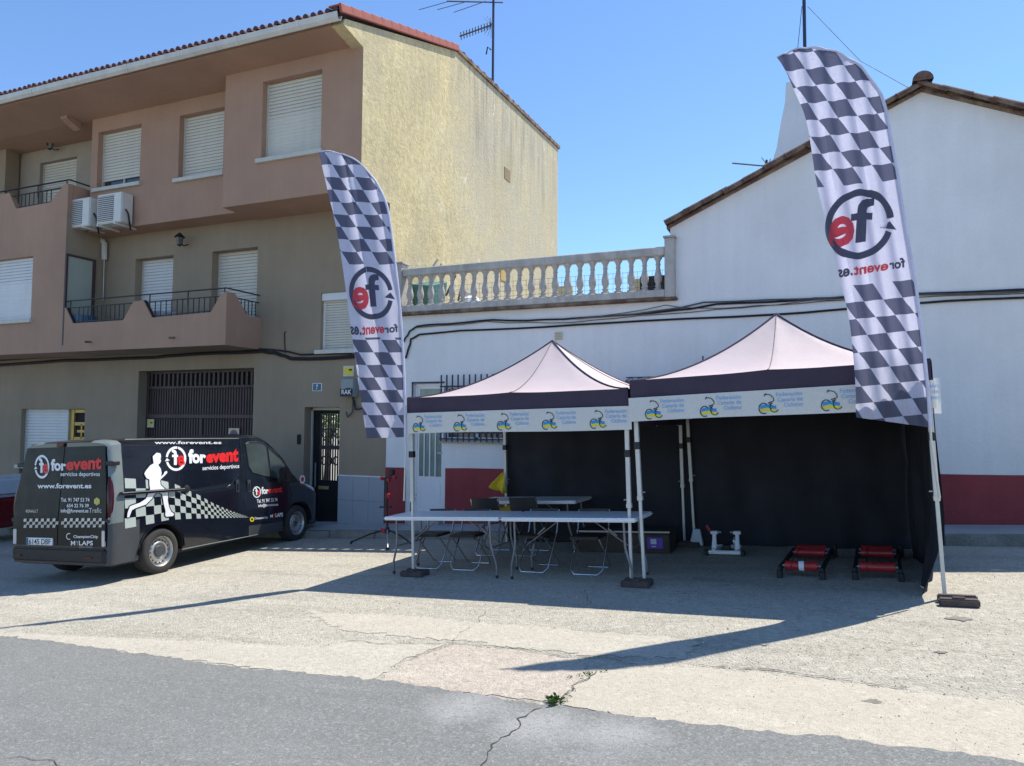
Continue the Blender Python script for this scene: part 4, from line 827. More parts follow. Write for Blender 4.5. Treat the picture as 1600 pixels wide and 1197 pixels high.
# cables on the house wall
hc = 'cables strung along the white house wall'
wcable('wall_cable', 'thick black cable along the white wall, lowest of the run', [(634, 560), (640, 540), (642, 530), (655, 523), (720, 517), (850, 511), (1000, 502), (1220, 491), (1340, 482), (1480, 470), (1660, 462)], WY-.02, .019, 'cable', 3, .006, hc)
wcable('wall_cable', 'bundled cable looping up below the balustrade', [(630, 535), (640, 518), (652, 509), (700, 507), (770, 500), (850, 500), (940, 494), (1060, 485), (1120, 476), (1240, 469), (1340, 464), (1450, 458), (1660, 450)], WY-.03, .017, 'cable', 3, .012, hc)
wcable('wall_cable', 'grey wire bundle above the other cables on white wall', [(900, 498), (990, 490), (1100, 474), (1250, 467), (1400, 461), (1660, 452)], WY-.045, .014, 'cable_g', 3, .02, hc)
wcable('wall_cable', 'thin slack grey wire under the balustrade', [(650, 512), (760, 503), (860, 506), (960, 497), (1080, 488), (1200, 478), (1340, 468)], WY-.02, .007, 'cable_g', 3, .015, hc)
wcable('wall_cable', 'thin grey wire crossing between the two black cables', [(940, 494), (1040, 478), (1120, 482), (1180, 478), (1270, 470), (1400, 466), (1660, 456)], WY-.02, .006, 'cable_g', 3, .015, hc)
# terrace clutter
def tq(px, py, Y=14.0): return pY(px, py, Y)
a, c = tq(648, 470, 13.3), tq(674, 440, 13.3)
clutter('green_bin', 'green plastic bin behind the left end of the balustrade', 'bin', MB().hexa([(a.x, 13.2, TZ), (c.x, 13.2, TZ), (c.x, 13.8, TZ), (a.x, 13.8, TZ), (a.x-.1, 13.1, c.z-.05), (c.x+.06, 13.1, c.z-.12), (c.x+.06, 13.9, c.z+.1), (a.x-.1, 13.9, c.z+.15)]), M['green_p'])
a = tq(735, 465, 13.2); clutter('white_sack', 'crumpled white sack on the terrace behind balusters', 'sack', MB().lathe([(.22, TZ), (.27, TZ+.2), (.2, TZ+.38), (.08, TZ+.46), (.1, TZ+.52), (0, TZ+.5)], 9, Matrix.Translation((a.x, 13.2, 0))), M['pvc'])
a = tq(702, 470, 13.1); clutter('cable_coil', 'dark coil of hose on the terrace', 'coil', MB().lathe([(.16+.05*cos(t_*pi/4), TZ+.06+.05*sin(t_*pi/4)) for t_ in range(9)], 16, Matrix.Translation((a.x, 13.1, .18)) @ Matrix.Rotation(0, 4, 'X')), M['cable'])
for i, (p0, p1) in enumerate((((716, 470), (722, 445)), ((668, 430), (684, 405)), ((676, 440), (690, 412)), ((697, 462), (712, 430)))):
    clutter('wooden_pole', ['thin dark pole leaning among terrace junk by white sack', 'grey pole leaning against the green bin', 'second grey pole leaning right of green bin', 'dark pole leaning behind hose coil'][i], 'pole', MB().bar(tq(*p0, 13.4), tq(*p1, 13.6), .04, .04), M[['wood', 'steel', 'steel', 'wood'][i]])
a = tq(960, 462, 12.9); clutter('flower_pot', 'small terracotta pot behind the right part of balustrade', 'pot', MB().lathe([(.07, TZ), (.11, TZ+.2), (.09, TZ+.2), (.05, TZ+.02)], 12, Matrix.Translation((a.x, 12.8, 0))), M['orange'])
a, c = tq(985, 462, 15.5), tq(1003, 436, 15.5); clutter('masonry_block', 'pale masonry block beyond the right end of terrace', 'block', MB().box(a.x, c.x, 15.4, 16, TZ, c.z), M['gable'])
a, c = tq(1003, 462, 14.5), tq(1037, 433, 14.5); clutter('tarpaulin_stack', 'dark tarpaulin covered stack beyond the right end of terrace', 'stack', MB().box(a.x, c.x+.2, 14.3, 15, TZ, c.z), M['black_cloth'])
a, c = tq(872, 462, 16), tq(896, 447, 16); clutter('terrace_board', 'low tan board against the sky on the terrace', 'board', MB().box(a.x, c.x, 15.9, 16.0, TZ, c.z), M['gable'])
nm = MB()
for i in range(60): x = BX0+(BX1-BX0)*i/59; nm.bar((x, WY+.16, TZ+.13), (x, WY+.16, TZ+.52), .004, .004)
for j in range(5): nm.bar((BX0, WY+.16, TZ+.15+j*.09), (BX1, WY+.16, TZ+.15+j*.09), .004, .004)
tag(nm.build('wire_netting', M['cable_g']), 'thin wire netting tied behind the stone balusters', 'netting')

# ------------------------------------------------------------------ gazebo tents
TO = Vector((-4.832, 8.257, 0)); TA = radians(-2.815); S, D = 2.95, 2.84
TX = Vector((cos(TA), sin(TA), GX*cos(TA)+GY*sin(TA)))
def tw(u, v, h=0):
    x = TO.x+u*cos(TA)-v*sin(TA); y = TO.y+u*sin(TA)+v*cos(TA); return Vector((x, y, gz(x, y)+h))
def tent_frame(u0, tilt): return frame(tw(u0, 0), TX, (-GX*tilt, -GY*tilt, 1)) if tilt >= 0 else None
EH, VB, AH = 2.27, 1.84, 3.06
def make_tent(u0, tilt, label, walls):
    Mx = frame(tw(u0, 0), (cos(TA), sin(TA), GX*(1-tilt)*0+0), (-GX*tilt, 0, 1))
    # local x follows the slope so that both feet stand on the ground
    x = (tw(u0+1, 0)-tw(u0, 0)); yv = (tw(u0, 1)-tw(u0, 0)); up = Vector((-GX*tilt, 0, 1))
    Mx = Matrix(((x.x, yv.x, up.x, tw(u0, 0).x), (x.y, yv.y, up.y, tw(u0, 0).y), (x.z, yv.z, up.z, tw(u0, 0).z), (0, 0, 0, 1)))
    t = thing('gazebo_tent', label, 'tent', Mx, 'pop up gazebo tents')
    def cz(a, c):
        da, dc = abs(a-.5)*2, abs(c-.5)*2; tt = max(da, dc); k_ = min(da, dc)/(tt+1e-6)
        ee = 1.52+.22*k_**2
        z = EH+(AH-EH)*(max(0, 1-tt))**ee
        if tt > .55: z += .035*(1-min(1, 3*abs(min(da, dc))))*(tt-.55)*max(0, (1-k_*2)) # cloth lifted by the truss joint
        return z-.03*sin(pi*min(1, k_*1.2))*tt*(1-tt)*2
    pt = lambda a, c, dz=0: (a*S, c*D, cz(a, c)+dz)
    n = 28
    for nm_, dz_, mt_ in (('canopy', 0., 'canopy'), ('canopy_underside', -.012, 'black_cloth')):  # added inner sheet gives the pale painted top its black underside
        cm = MB()
        for e0, e1 in (((0, 0), (1, 0)), ((1, 0), (1, 1)), ((1, 1), (0, 1)), ((0, 1), (0, 0))):
            cm.grid(lambda a, c: pt(.5+(e0[0]+(e1[0]-e0[0])*a-.5)*c, .5+(e0[1]+(e1[1]-e0[1])*a-.5)*c, dz_), 24, 14)
        me_ = cm.mesh(nm_, M[mt_], fixn=False); bm_ = bmesh.new(); bm_.from_mesh(me_); bmesh.ops.remove_doubles(bm_, verts=bm_.verts, dist=.0005); bmesh.ops.recalc_face_normals(bm_, faces=bm_.faces)
        bm_.to_mesh(me_); bm_.free(); me_.polygons.foreach_set('use_smooth', [True]*len(me_.polygons)); me_.set_sharp_from_angle(angle=radians(30)); link(me_, nm_, t, True)
    for (a0, c0) in ((0, 0), (1, 0), (0, 1), (1, 1)):
        MB().tube([pt(.5+(a0-.5)*k_/14, .5+(c0-.5)*k_/14, .005) for k_ in range(15)], .012, 6).build('ridge_piping', M['valance'], t, True)
    for (a0, c0) in ((.5, 0), (.5, 1), (0, .5), (1, .5)):
        MB().tube([pt(.5+(a0-.5)*k_/14, .5+(c0-.5)*k_/14, .004) for k_ in range(15)], .005, 5).build('seam', M['cable_g'], t, True)
    # valance on four sides
    def side(e, s_, z): return {0: (s_*S, -.012, z), 1: (S+.012, s_*D, z), 2: ((1-s_)*S, D+.012, z), 3: (-.012, (1-s_)*D, z)}[e]
    for e in range(4):
        v_ = MB(); k_ = 24
        def fz(s_): return {0: cz(s_, 0), 1: cz(1, s_), 2: cz(1-s_, 1), 3: cz(0, 1-s_)}[e]
        v_.grid(lambda a, c: (lambda q: (q[0], q[1]-.008*sin(a*22+e)*c if e in (0, 2) else q[1], q[2]))(side(e, a, fz(a)+.002-(fz(a)-VB-.005)*c)), k_, 4)
        v_.build('valance', M['valance'], t, True, smooth=True, fixn=False)
    lean = [(0, 0), (S, 0), (0, D), (S, D)]
    for i, (u, v) in enumerate(lean):
        su, sv = (1 if u == 0 else -1), (1 if v == 0 else -1); cu, cv = u+su*.035, v+sv*.035
        g_ = MB().box(cu-.024, cu+.024, cv-.024, cv+.024, .95, EH-.03).build('leg', M['alu'], t, True, bev=.004)
        MB().box(cu-.017, cu+.017, cv-.017, cv+.017, .03, .95).build('leg_extension', M['alu'], g_, True, bev=.003)
        MB().box(cu-.045, cu+.045, cv-.045, cv+.045, .0, .008).box(cu-.02, cu+.02, cv-.02, cv+.02, .0, .05).build('foot', M['steel'], g_, True)
        MB().box(cu-.034, cu+.034, cv-.034, cv+.034, 1.5, 1.58).build('slider', M['black_p'], g_, True, bev=.005)
        MB().box(cu-.029, cu+.029, cv-.029, cv+.029, .93, .98).build('collar', M['alu'], g_, True, bev=.004)
        MB().tube([(cu+.03*su, cv, 1.02), (cu+.06*su, cv, 1.02)], .008, 6).build('pin', M['steel'], g_, True)
    for (p0, p1) in (((.06, .04), (S-.06, .04)), ((.06, D-.04), (S-.06, D-.04)), ((.04, .06), (.04, D-.06)), ((S-.04, .06), (S-.04, D-.06))):
        tr = MB(); a, c = Vector((*p0, 0)), Vector((*p1, 0))
        for j in range(2):
            q0, q1 = a.lerp(c, j/2), a.lerp(c, (j+1)/2)
            tr.bar(q0+Vector((0, 0, EH-.1)), q1+Vector((0, 0, EH-.42)), .012, .025); tr.bar(q0+Vector((0, 0, EH-.42)), q1+Vector((0, 0, EH-.1)), .012, .025)
        tr.build('truss', M['alu'], t, True)
    MB().tube([(S/2, D/2, EH-.3), (S/2, D/2, AH-.02)], .02, 8).build('centre_pole', M['alu'], t, True)
    def cloth(name, p0, p1, z0, z1, seed, shape=None):
        r_ = random.Random(seed); ph = [r_.random()*6 for _ in range(4)]
        def f(a, c):
            q = Vector((p0[0]+(p1[0]-p0[0])*a, p0[1]+(p1[1]-p0[1])*a)); d = Vector((p1[0]-p0[0], p1[1]-p0[1])).normalized(); nn = Vector((-d.y, d.x))
            wv = (.035*sin(a*9+ph[0])+.03*sin(a*23+ph[1]+c*3)+.02*sin(a*41+ph[2]-c*4))*(.25+.75*c)+.03*(1-abs(sin(a*4+c*2.2+ph[3])))**6
            if shape: q, z = shape(a, c, q, z1+(z0-z1)*c)
            else: z = z1+(z0-z1)*c
            q = q+nn*wv; return (q.x, q.y, z)
        return MB().grid(f, 90, 22).build(name, M['black_cloth'], t, True, smooth=True, fixn=False)
    if 'back' in walls: cloth('back_wall', (.0, D+.03), (S+(.1 if u0 < 1 else .02), D+.03), -.015, EH-.05, 3+u0)
    if 'right' in walls:
        def shp(a, c, q, z):                                # front hem pulled in at the bottom
            k_ = max(0, (c-.72)/.28)*a**3; return Vector((q.x-.2*k_, q.y)), z+.0*k_
        cloth('side_wall', (S-.12, D-.02), (S-.0, .06), .02, EH-.05, 9, shp)
    return t, Mx
t1, M1 = make_tent(0, .0, 'left gazebo tent with pale peaked canopy, over the white tables', ('back',))
t2, M2 = make_tent(3.03, .78, 'right gazebo tent with black side wall, over the red rollers', ('back', 'right'))
# printed banners hung over the valances
bwy = lambda x: -.034-.008*sin(x*3.1+.4)-.004*sin(x*8.3)
def cyclist(par, x, z, s):
    b_ = MB(); bl_ = MB(); ye = MB()
    f = lambda a, c: (x+a*s, bwy(x+a*s)-.004, z+c*s)
    wave = lambda y0, y1: [(-.5+.1*i, y0+.05*sin(i*.55-.5)) for i in range(11)]+[(.5-.1*i, y1+.05*sin((10-i)*.55-.5)) for i in range(11)]
    bl_.flat([(p[0]*.95, p[1]) for p in wave(-.22, -.02)], f); ye.flat([(p[0]*.95, p[1]) for p in wave(-.43, -.235)], f)
    f = lambda a, c: (x+a*s, bwy(x+a*s)-.006, z+c*s)
    def arc(cx_, cy, r_, a0, a1): return [(cx_+r_*cos(radians(a0+(a1-a0)*i/14))*.85, cy+r_*sin(radians(a0+(a1-a0)*i/14))) for i in range(15)]
    stroke(b_, arc(-.28, -.22, .33, 40, 300), .06, f); stroke(b_, arc(.36, -.18, .30, 110, 330), .055, f)
    stroke(b_, [(-.12, .72), (-.1, .62), (-.02, .66), (.18, .6), (.33, .42), (.36, .25), (.28, .2), (.02, .12)], .05, f)
    stroke(b_, [(-.14, .7), (-.2, .55)], .05, f); stroke(b_, [(.0, .14), (.12, .0), (.1, -.2), (.2, -.26)], .035, f); stroke(b_, [(.28, .2), (.1, .05), (.28, -.12)], .03, f)
    return b_, bl_, ye
def banner(Mx, label, x0, x1, z0, z1, n, first, step):
    t = thing('printed_banner', label, 'banner', Mx, 'printed banners on the tent fronts')
    MB().grid(lambda a, c: (x0+(x1-x0)*a, bwy(x0+(x1-x0)*a), z0+(z1-z0)*c+.006*(1-c)*sin(a*6.3)), 80, 4).build('banner_sheet', M['banner'], t, True, smooth=True, fixn=False)
    for i in range(n):
        x = first+i*step; b_, bl_, ye = cyclist(t, x, (z0+z1)/2-.022, .165)
        o = b_.build('cyclist_logo', M['ink'], t, True, fixn=False); bl_.build('blue_stripe', M['ink_blue'], o, True, fixn=False); ye.build('yellow_stripe', M['ink_yel'], o, True, fixn=False)
        tx_ = MB(); f = lambda a, c: (a, bwy(a)-.007, c); zc = (z0+z1)/2
        for k_, s_ in enumerate(('Federación', 'Canaria de', 'Ciclismo')):
            xo = x+.085+(.0, .01, .07)[k_]; zz = zc+.10-k_*.055; ww = (.25, .24, .18)[k_]; ptext(tx_, s_, ((xo, zz), (xo+ww, zz), (xo+ww, zz-.042), (xo, zz-.042)), f, .006)
        tx_.build('lettering', M['ink_sky'], o, True, fixn=False)
    return t
banner(M1, 'white banner with five cyclist logos on left tent', -.03, S+.04, VB-.03, VB+.235, 5, .2, .6)
banner(M2, 'white banner with cyclist logos on right tent', -.02, S+.02, VB-.03, VB+.235, 5, .26, .6)

# ------------------------------------------------------------------ tent weights
def weight(label, P, yaw):
    t = thing('tent_weight', label, 'weight', frame(P, (cos(yaw), sin(yaw), GX*cos(yaw)), (-GX, -GY, 1)), 'rubber tent weights')
    MB().box(-.16, .16, -.11, -.02, .0, .07).build('block', M['rubber'], t, True, bev=.012, seg=2); MB().box(-.16, .16, .03, .11, .0, .075).build('block', M['rubber'], t, True, bev=.012, seg=2)
    MB().box(-.06, .06, -.025, .035, .0, .05).build('web', M['rubber'], t, True, bev=.006); MB().box(-.05, .05, -.09, -.05, .07, .085).build('hand_grip', M['rubber'], t, True, bev=.004)
weight('brown rubber weight at the left tent foot by the table', tw(.1, -.03), TA); weight('brown rubber weight under the two middle tent legs', tw(3.0, -.04), TA); weight('brown rubber weight at the right tent foot in full sun', tw(6.03, -.2), TA)
weight('dark rubber weight behind, under the middle rear legs', tw(3.0, D-.12), TA)

# ------------------------------------------------------------------ folding tables
def tube_leg(mb, pts, r=.014): return mb.tube(pts, r, 8)
def make_table(label, Mx, L_=1.69, W_=.72, H=.74):
    t = thing('folding_table', label, 'table', Mx, 'white folding tables')
    MB().box(0, L_, 0, W_, H-.045, H).build('tabletop', M['plastic_w'], t, True, bev=.016, seg=3)
    for e in (0, 1):
        x = .14 if e == 0 else L_-.14; s_ = 1 if e == 0 else -1
        for v in (.07, W_-.07):
            MB().tube([(x+s_*.02, v, H-.05), (x+s_*.02, v, .42), (x+s_*.0, v, .32), (x-s_*.045, v, .16), (x-s_*.045, v, .03)], .014, 8).build('leg', M['tube_g'], t, True, smooth=True)
            MB().tube([(x-s_*.045, v, .0), (x-s_*.045, v, .035)], .018, 8).build('foot_cap', M['black_p'], t, True)
        MB().tube([(x+s_*.02, .07, .36), (x+s_*.02, W_-.07, .36)], .011, 6).tube([(x+s_*.02, .07, H-.06), (x+s_*.02, W_-.07, H-.06)], .012, 6).build('cross_bar', M['tube_g'], t, True)
        MB().bar((x+s_*.03, W_/2, .36), (x+s_*.52, W_/2, H-.05), .025, .008).bar((x+s_*.2, W_/2-.01, .50), (x+s_*.3, W_/2-.01, .58), .035, .014).build('brace', M['tube_g'], t, True)
    return t
def tm_(u, v, yaw=0.): return frame(tw(u, v), (cos(TA+yaw), sin(TA+yaw), GX*cos(TA+yaw)), (-GX, -GY, 1))
tb = make_table('white folding table at the front, left of the two end to end', tm_(-.36, -.03))
copy_tree(tb, tm_(1.345, -.04, -.015), 'white folding table at the front, right of the two end to end')
copy_tree(tb, tm_(-.10, 1.94, .0), 'white folding table at the back beside the black wall')

# ------------------------------------------------------------------ folding chairs
def make_chair(label, Mx):
    """local: sitter faces -y (towards the table in front)"""
    t = thing('folding_chair', label, 'chair', Mx, 'black folding chairs'); W_ = .40
    # front-to-back frame: backrest posts run down to the front foot bar
    a = [(-W_/2, .27, .735), (-W_/2, .18, .48), (-W_/2, -.16, .06), (-W_/2+.05, -.20, .012), (W_/2-.05, -.20, .012), (W_/2, -.16, .06), (W_/2, .18, .48), (W_/2, .27, .735)]
    MB().tube(a, .010, 8).build('front_frame', M['chrome'], t, True, smooth=True)
    c = [(-W_/2+.025, -.17, .44), (-W_/2+.025, .26, .05), (-W_/2+.07, .30, .012), (W_/2-.07, .30, .012), (W_/2-.025, .26, .05), (W_/2-.025, -.17, .44)]
    MB().tube(c, .009, 8).build('rear_frame', M['chrome'], t, True, smooth=True)
    MB().box(-W_/2+.012, W_/2-.012, -.21, .15, .425, .46).build('seat', M['black_p'], t, True, bev=.012, seg=2)
    MB().grid(lambda u, v: (-W_/2+W_*u, .25+.025*v+.03*sin(pi*u), .585+.16*v), 10, 4).grid(lambda u, v: (-W_/2+W_*u, .232+.025*v+.03*sin(pi*u), .585+.16*v), 10, 4).build('backrest', M['black_p'], t, True, smooth=True)
    return t
ch = None
cpos = [(.02, .58, 0, 'first folding chair from the left behind front tables'), (.57, .58, .03, 'second folding chair from the left behind front tables'), (1.54, .62, -.04, 'third folding chair from the left behind front tables'), (2.24, .60, .02, 'fourth folding chair from left, nearest the double tent legs'),
        (.35, 1.72, pi+.05, 'folding chair with its back to us at the back table, left one'), (.95, 1.78, pi-.03, 'folding chair with its back to us at the back table, right one')]
for u, v, a, lab in cpos:
    Mx = tm_(u, v, a)
    if v > 1: Mx = Mx @ Matrix.Diagonal((1.06, 1, 1.12, 1))
    if ch is None: ch = make_chair(lab, Mx)
    else: copy_tree(ch, Mx, lab)

# ------------------------------------------------------------------ things under and beside the tents
Mx = tm_(1.55, 2.05)
t = thing('storage_crate', 'long dark wooden crate with a purple sticker behind middle legs', 'crate', Mx)
MB().box(0, 1.33, 0, .4, 0, .26).build('crate_body', M['wood'], t, True, bev=.008); MB().box(-.012, 1.342, -.012, .412, .262, .31).build('lid', M['wood'], t, True, bev=.01)
MB().box(-.014, 1.344, -.016, -.0125, .285, .305).build('lid_edge', M['sill'], t, True); st = MB().quad((1.02, -.004, .07), (1.24, -.004, .07), (1.24, -.004, .22), (1.02, -.004, .22)).build('sticker', M['purple'], t, True)
MB().box(1.07, 1.15, -.0075, -.005, .13, .20).box(1.08, 1.14, -.0075, -.005, .09, .105).build('sticker_print', M['carwhite'], st, True)
q = tw(3.08, D-.02)
clutter('plastic_canister', 'white plastic canister leaning by the middle rear legs', 'canister', MB().hexa([q+Vector((-.08, -.14, .02)), q+Vector((.12, -.14, .02)), q+Vector((.12, -.03, .02)), q+Vector((-.08, -.03, .02)), q+Vector((-.03, -.1, .25)), q+Vector((.07, -.1, .25)), q+Vector((.07, -.02, .25)), q+Vector((-.03, -.02, .25))]), M['carwhite'])
def rollers(label, Mx):
    t = thing('bike_rollers', label, 'bike rollers', Mx, 'red drum bike rollers'); W_, L_ = .40, 1.38
    def drum(y, z):
        pr = [(0, 0), (.0535, 0), (.056, .01), (.054, .05), (.048, .17), (.054, .29), (.056, .33), (.0535, .34), (0, .34)]
        d_ = MB().lathe(pr, 16, Matrix.Translation((.03, y, z)) @ Matrix.Rotation(radians(90), 4, 'Y')).build('drum', M['rollred'], t, True, smooth=True)
        MB().tube([(0, y, z), (W_, y, z)], .012, 6).build('axle', M['steel'], d_, True)
        return d_
    d0 = drum(.12, .12); drum(1.05, .115); drum(1.30, .115)
    for x in (-.02, W_+.02): MB().bar((x, 0, .10), (x, L_, .095), .035, .055).build('side_rail', M['black_p'], t, True, bev=.006); MB().box(x-.03, x+.03, -.03, .05, 0, .09).build('foot', M['black_p'], t, True, bev=.008); MB().box(x-.03, x+.03, L_-.06, L_+.02, 0, .085).build('foot', M['black_p'], t, True, bev=.008)
    MB().tube([(.10, .12-.062, .12), (.10, .12+.0, .18), (.10, 1.05, .176)], .005, 6).build('drive_belt', M['black_p'], t, True)
    MB().tube([(W_+.06, L_-.05, .03), (W_+.06, L_-.05, .17)], .03, 10).build('end_cap', M['black_p'], t, True)
    return t, d0
t, d0 = rollers('red drum bike rollers with a white label, left pair', tm_(4.44, .70, -.04))
MB().lathe([(.0555, 0), (.0555, .055)], 14, Matrix.Translation((.175, .12, .12)) @ Matrix.Rotation(radians(90), 4, 'Y')).build('label_wrap', M['pvc'], d0, True)
rollers('red drum bike rollers beside the black side wall', tm_(5.20, .76, -.02))
t = thing('bike_trainer', 'small white bike trainer stand with two upright clamps', 'bike trainer', tm_(3.40, 2.0))
MB().box(0, .42, 0, .05, .02, .07).build('front_bar', M['pvc'], t, True, bev=.01); MB().box(-.05, .0, -.01, .06, 0, .075).build('rubber_foot', M['black_p'], t, True, bev=.008); MB().box(.42, .47, -.01, .06, 0, .075).build('rubber_foot', M['black_p'], t, True, bev=.008)
MB().bar((.06, .05, .06), (.12, .4, .06), .04, .04).bar((.36, .05, .06), (.30, .4, .06), .04, .04).bar((.05, .42, .06), (.37, .42, .06), .045, .045).build('base_frame', M['pvc'], t, True, bev=.005)
for x, s_ in ((.06, 1), (.36, -1)):
    MB().hexa([(x-.035, .12, .06), (x+.035, .12, .06), (x+.035, .17, .06), (x-.035, .17, .06), (x-.022, .2, .27), (x+.022, .2, .27), (x+.022, .24, .27), (x-.022, .24, .27)]).build('upright', M['pvc'], t, True, bev=.006)
    MB().box(x-.05, x+.05, .18, .26, .255, .30).build('clamp', M['pvc'], t, True, bev=.01); MB().tube([(x, .22, .28), (x+s_*.09, .22, .28)], .013, 8).build('spindle', M['steel'], t, True)
MB().lathe([(0, -.02), (.06, -.02), (.06, .02), (0, .02)], 16, Matrix.Translation((.325, .22, .16)) @ Matrix.Rotation(radians(90), 4, 'Y')).build('flywheel', M['steel'], t, True); MB().tube([(.0, .22, .30), (-.04, .22, .37)], .022, 8).build('lever', M['red_p'], t, True)
MB().box(.17, .27, .10, .2, .07, .13).build('roller_unit', M['black_p'], t, True, bev=.01)
# yellow cloth on the rear leg
q = tw(.06, D-.1)
def yc(a, c):
    wd = .04+.26*sin(min(1, c*1.25)*pi/2)*(1-.55*max(0, c-.62)/.38); return q+Vector((-wd*(1-a)-.02+.03*c, -.06-.05*sin(a*7+c*3)*(.3+c), 1.13-.34*c+.04*(1-a)*c-.10*(1-a)*sin(c*pi)*.6))
tag(MB().grid(yc, 14, 12).build('yellow_cloth', M['yellow'], smooth=True), 'yellow cloth hung on the rear left tent leg', 'cloth')
q2 = tw(.15, 1.9); tag(MB().grid(lambda a, c: q2+Vector((.0+.3*a, .15-.05*sin(a*5), .48+.18*c+.02*sin(a*9))), 10, 4).build('yellow_bag', M['yellow'], smooth=True), 'small yellow bag seen under the back table', 'bag')
# clear sheet on the right tent corner
q = pY(1463, 620, 8.0); t = tag(MB().grid(lambda a, c: (q.x-.05+.09*a, 8.02+.02*sin(a*5+c*2), q.z-.16+.34*c), 4, 6).build('plastic_sleeve', M['clearsheet'], smooth=True), 'clear plastic sleeve hanging at the right tent corner', 'plastic sleeve')
# work stand
G = gnd(605, 852); Mx = frame(G, (cos(TA), sin(TA), GX), (0, 0, 1)); t = thing('repair_stand', 'black and red bicycle repair stand on a tripod', 'repair stand', Mx)
MB().tube([(0, 0, .22), (-.02, 0, .75)], .018, 8).build('lower_mast', M['black_p'], t, True); MB().tube([(-.02, 0, .7), (-.035, 0, 1.1)], .022, 8).build('upper_mast', M['black_p'], t, True)
for i, (dx, dy) in enumerate(((-.62, -.12), (.42, .12), (.30, -.42))):
    MB().tube([(0, 0, .26), (dx*.5, dy*.5, .17), (dx, dy, .03)], .014, 8).build('leg', M['black_p'] if i < 2 else M['steel'], t, True); MB().tube([(dx, dy, .04), (dx*1.05, dy*1.05, .0)], .022, 8).build('foot_cap', M['black_p'], t, True)
MB().lathe([(.0, .19), (.035, .19), (.04, .24), (.03, .30), (0, .30)], 10).build('leg_hub', M['black_p'], t, True); MB().box(-.13, -.03, -.03, .02, .20, .27).build('quick_clamp', M['red_p'], t, True, bev=.015)
MB().box(-.015, .05, -.04, .02, .78, .86).build('quick_clamp', M['red_p'], t, True, bev=.015); MB().bar((-.16, 0, .62), (.08, 0, .635), .05, .025).build('tool_tray', M['black_p'], t, True, bev=.006)
MB().tube([(-.12, 0, 1.1), (.16, 0, 1.12)], .02, 8).build('clamp_arm', M['black_p'], t, True)
for x, z in ((-.11, 1.10), (.02, 1.08), (.13, 1.13)): MB().lathe([(0, -.03), (.03, -.03), (.034, 0), (.03, .03), (0, .03)], 12, Matrix.Translation((x, -.02, z)) @ Matrix.Rotation(radians(70), 4, 'X')).build('clamp_knob', M['red_p'], t, True, bev=.01)
MB().box(.04, .12, -.05, .03, 1.15, 1.26).build('clamp_jaw', M['black_p'], t, True, bev=.012)

# ------------------------------------------------------------------ feather flags
def interp(P, t):
    x = t*(len(P)-1); i = min(int(x), len(P)-2); k_ = x-i
    p0, p1, p2, p3 = P[max(i-1, 0)], P[i], P[i+1], P[min(i+2, len(P)-1)]
    return tuple(.5*((2*p1[j])+(-p0[j]+p2[j])*k_+(2*p0[j]-5*p1[j]+4*p2[j]-p3[j])*k_*k_+(-p0[j]+3*p1[j]-3*p2[j]+p3[j])*k_**3) for j in (0, 1))
def make_flag(label, P0, az, Lp, Rp, mat, logo_q, txt, wave, pole_px, reg):
    t = thing('feather_flag', label, 'flag', Vector(P0), 'chequered feather flags'); nrm = Vector((sin(az), -cos(az), 0))
    if nrm.y > 0: nrm = -nrm
    ys = lambda py: max(0, min(1, (py-Lp[0][1])/(Lp[-1][1]-Lp[0][1])))
    def fx(px, py): return wave(px, py)
    def f(px, py, off=0.): return pV((px, py), P0, az)+nrm*(fx(px, py)+off)
    nu, nv = 34, 110; m_ = MB(); uv = []
    for j in range(nv+1):
        a, c = interp(Lp, j/nv), interp(Rp, j/nv)
        for i in range(nu+1):
            k_ = i/nu; p_ = (a[0]+(c[0]-a[0])*k_, a[1]+(c[1]-a[1])*k_); m_.v.append(tuple(f(*p_))); uv.append((p_[0]/1000, p_[1]/1000))
    for j in range(nv):
        for i in range(nu): a = j*(nu+1)+i; m_.f.append((a, a+1, a+nu+2, a+nu+1))
    me = m_.mesh('flag_cloth', mat, smooth=True, fixn=False); ul = me.uv_layers.new(name='UVMap')
    for lp in me.loops: ul.data[lp.index].uv = uv[lp.vertex_index]
    fo = link(me, 'flag_cloth', t)
    fp = lambda px, py: f(px, py, .007)
    fe_logo(logo_q, fp, M['print_dark'], M['print_red'], fo, False, 'logo', 3.)
    for s_, q_, mt_ in txt: ptext(MB(), s_, q_, fp, .03, 3.).build('lettering', mt_, fo, fixn=False)
    pts = [f(*interp(Rp, j/60)) for j in range(61)]+[pV(q_, P0, az) for q_ in pole_px[:-1]]+[Vector(pole_px[-1])]
    MB().tube(pts[:61], [.006+.010*min(1, j/25) for j in range(61)], 8).build('pole_sleeve', M['sleeve'], t, smooth=True)
    MB().tube(pts[59:], .011, 8).build('pole', M['alu'], t, smooth=True)
    return t
Lp = [(497, 236), (501, 250), (505, 268), (509, 285), (514, 308), (521, 335), (527, 365), (533, 400), (543, 470), (553, 545), (561, 605), (573, 685)]
Rp = [(497, 236), (520, 236), (545, 244), (567, 258), (588, 285), (604, 320), (611, 360), (616, 400), (624, 470), (629, 540), (632, 600), (633, 683)]
fm1 = flag_mat('flag_cloth_a', (.507, .237), ((.2, .4135), (.5275, .70)), .62, .0235, .0196, .0)
F1 = tw(-.05, -.06)
crs = lambda t_: (1-abs(sin(t_)))**5
wv1 = lambda x, y: .03*crs((x-.20*y)*.075+1.1)*min(1, max(0, 634-x)/14)-.02*crs((x-.55*y)*.05+.4)*min(1, max(0, y-430)/120)*min(1, max(0, 634-x)/30)+.022*sin((x-.14*y)*.16+.6)*min(1, (640-x)/30)+.03*sin(y*.017)*min(1, max(0, 632-x)/60)
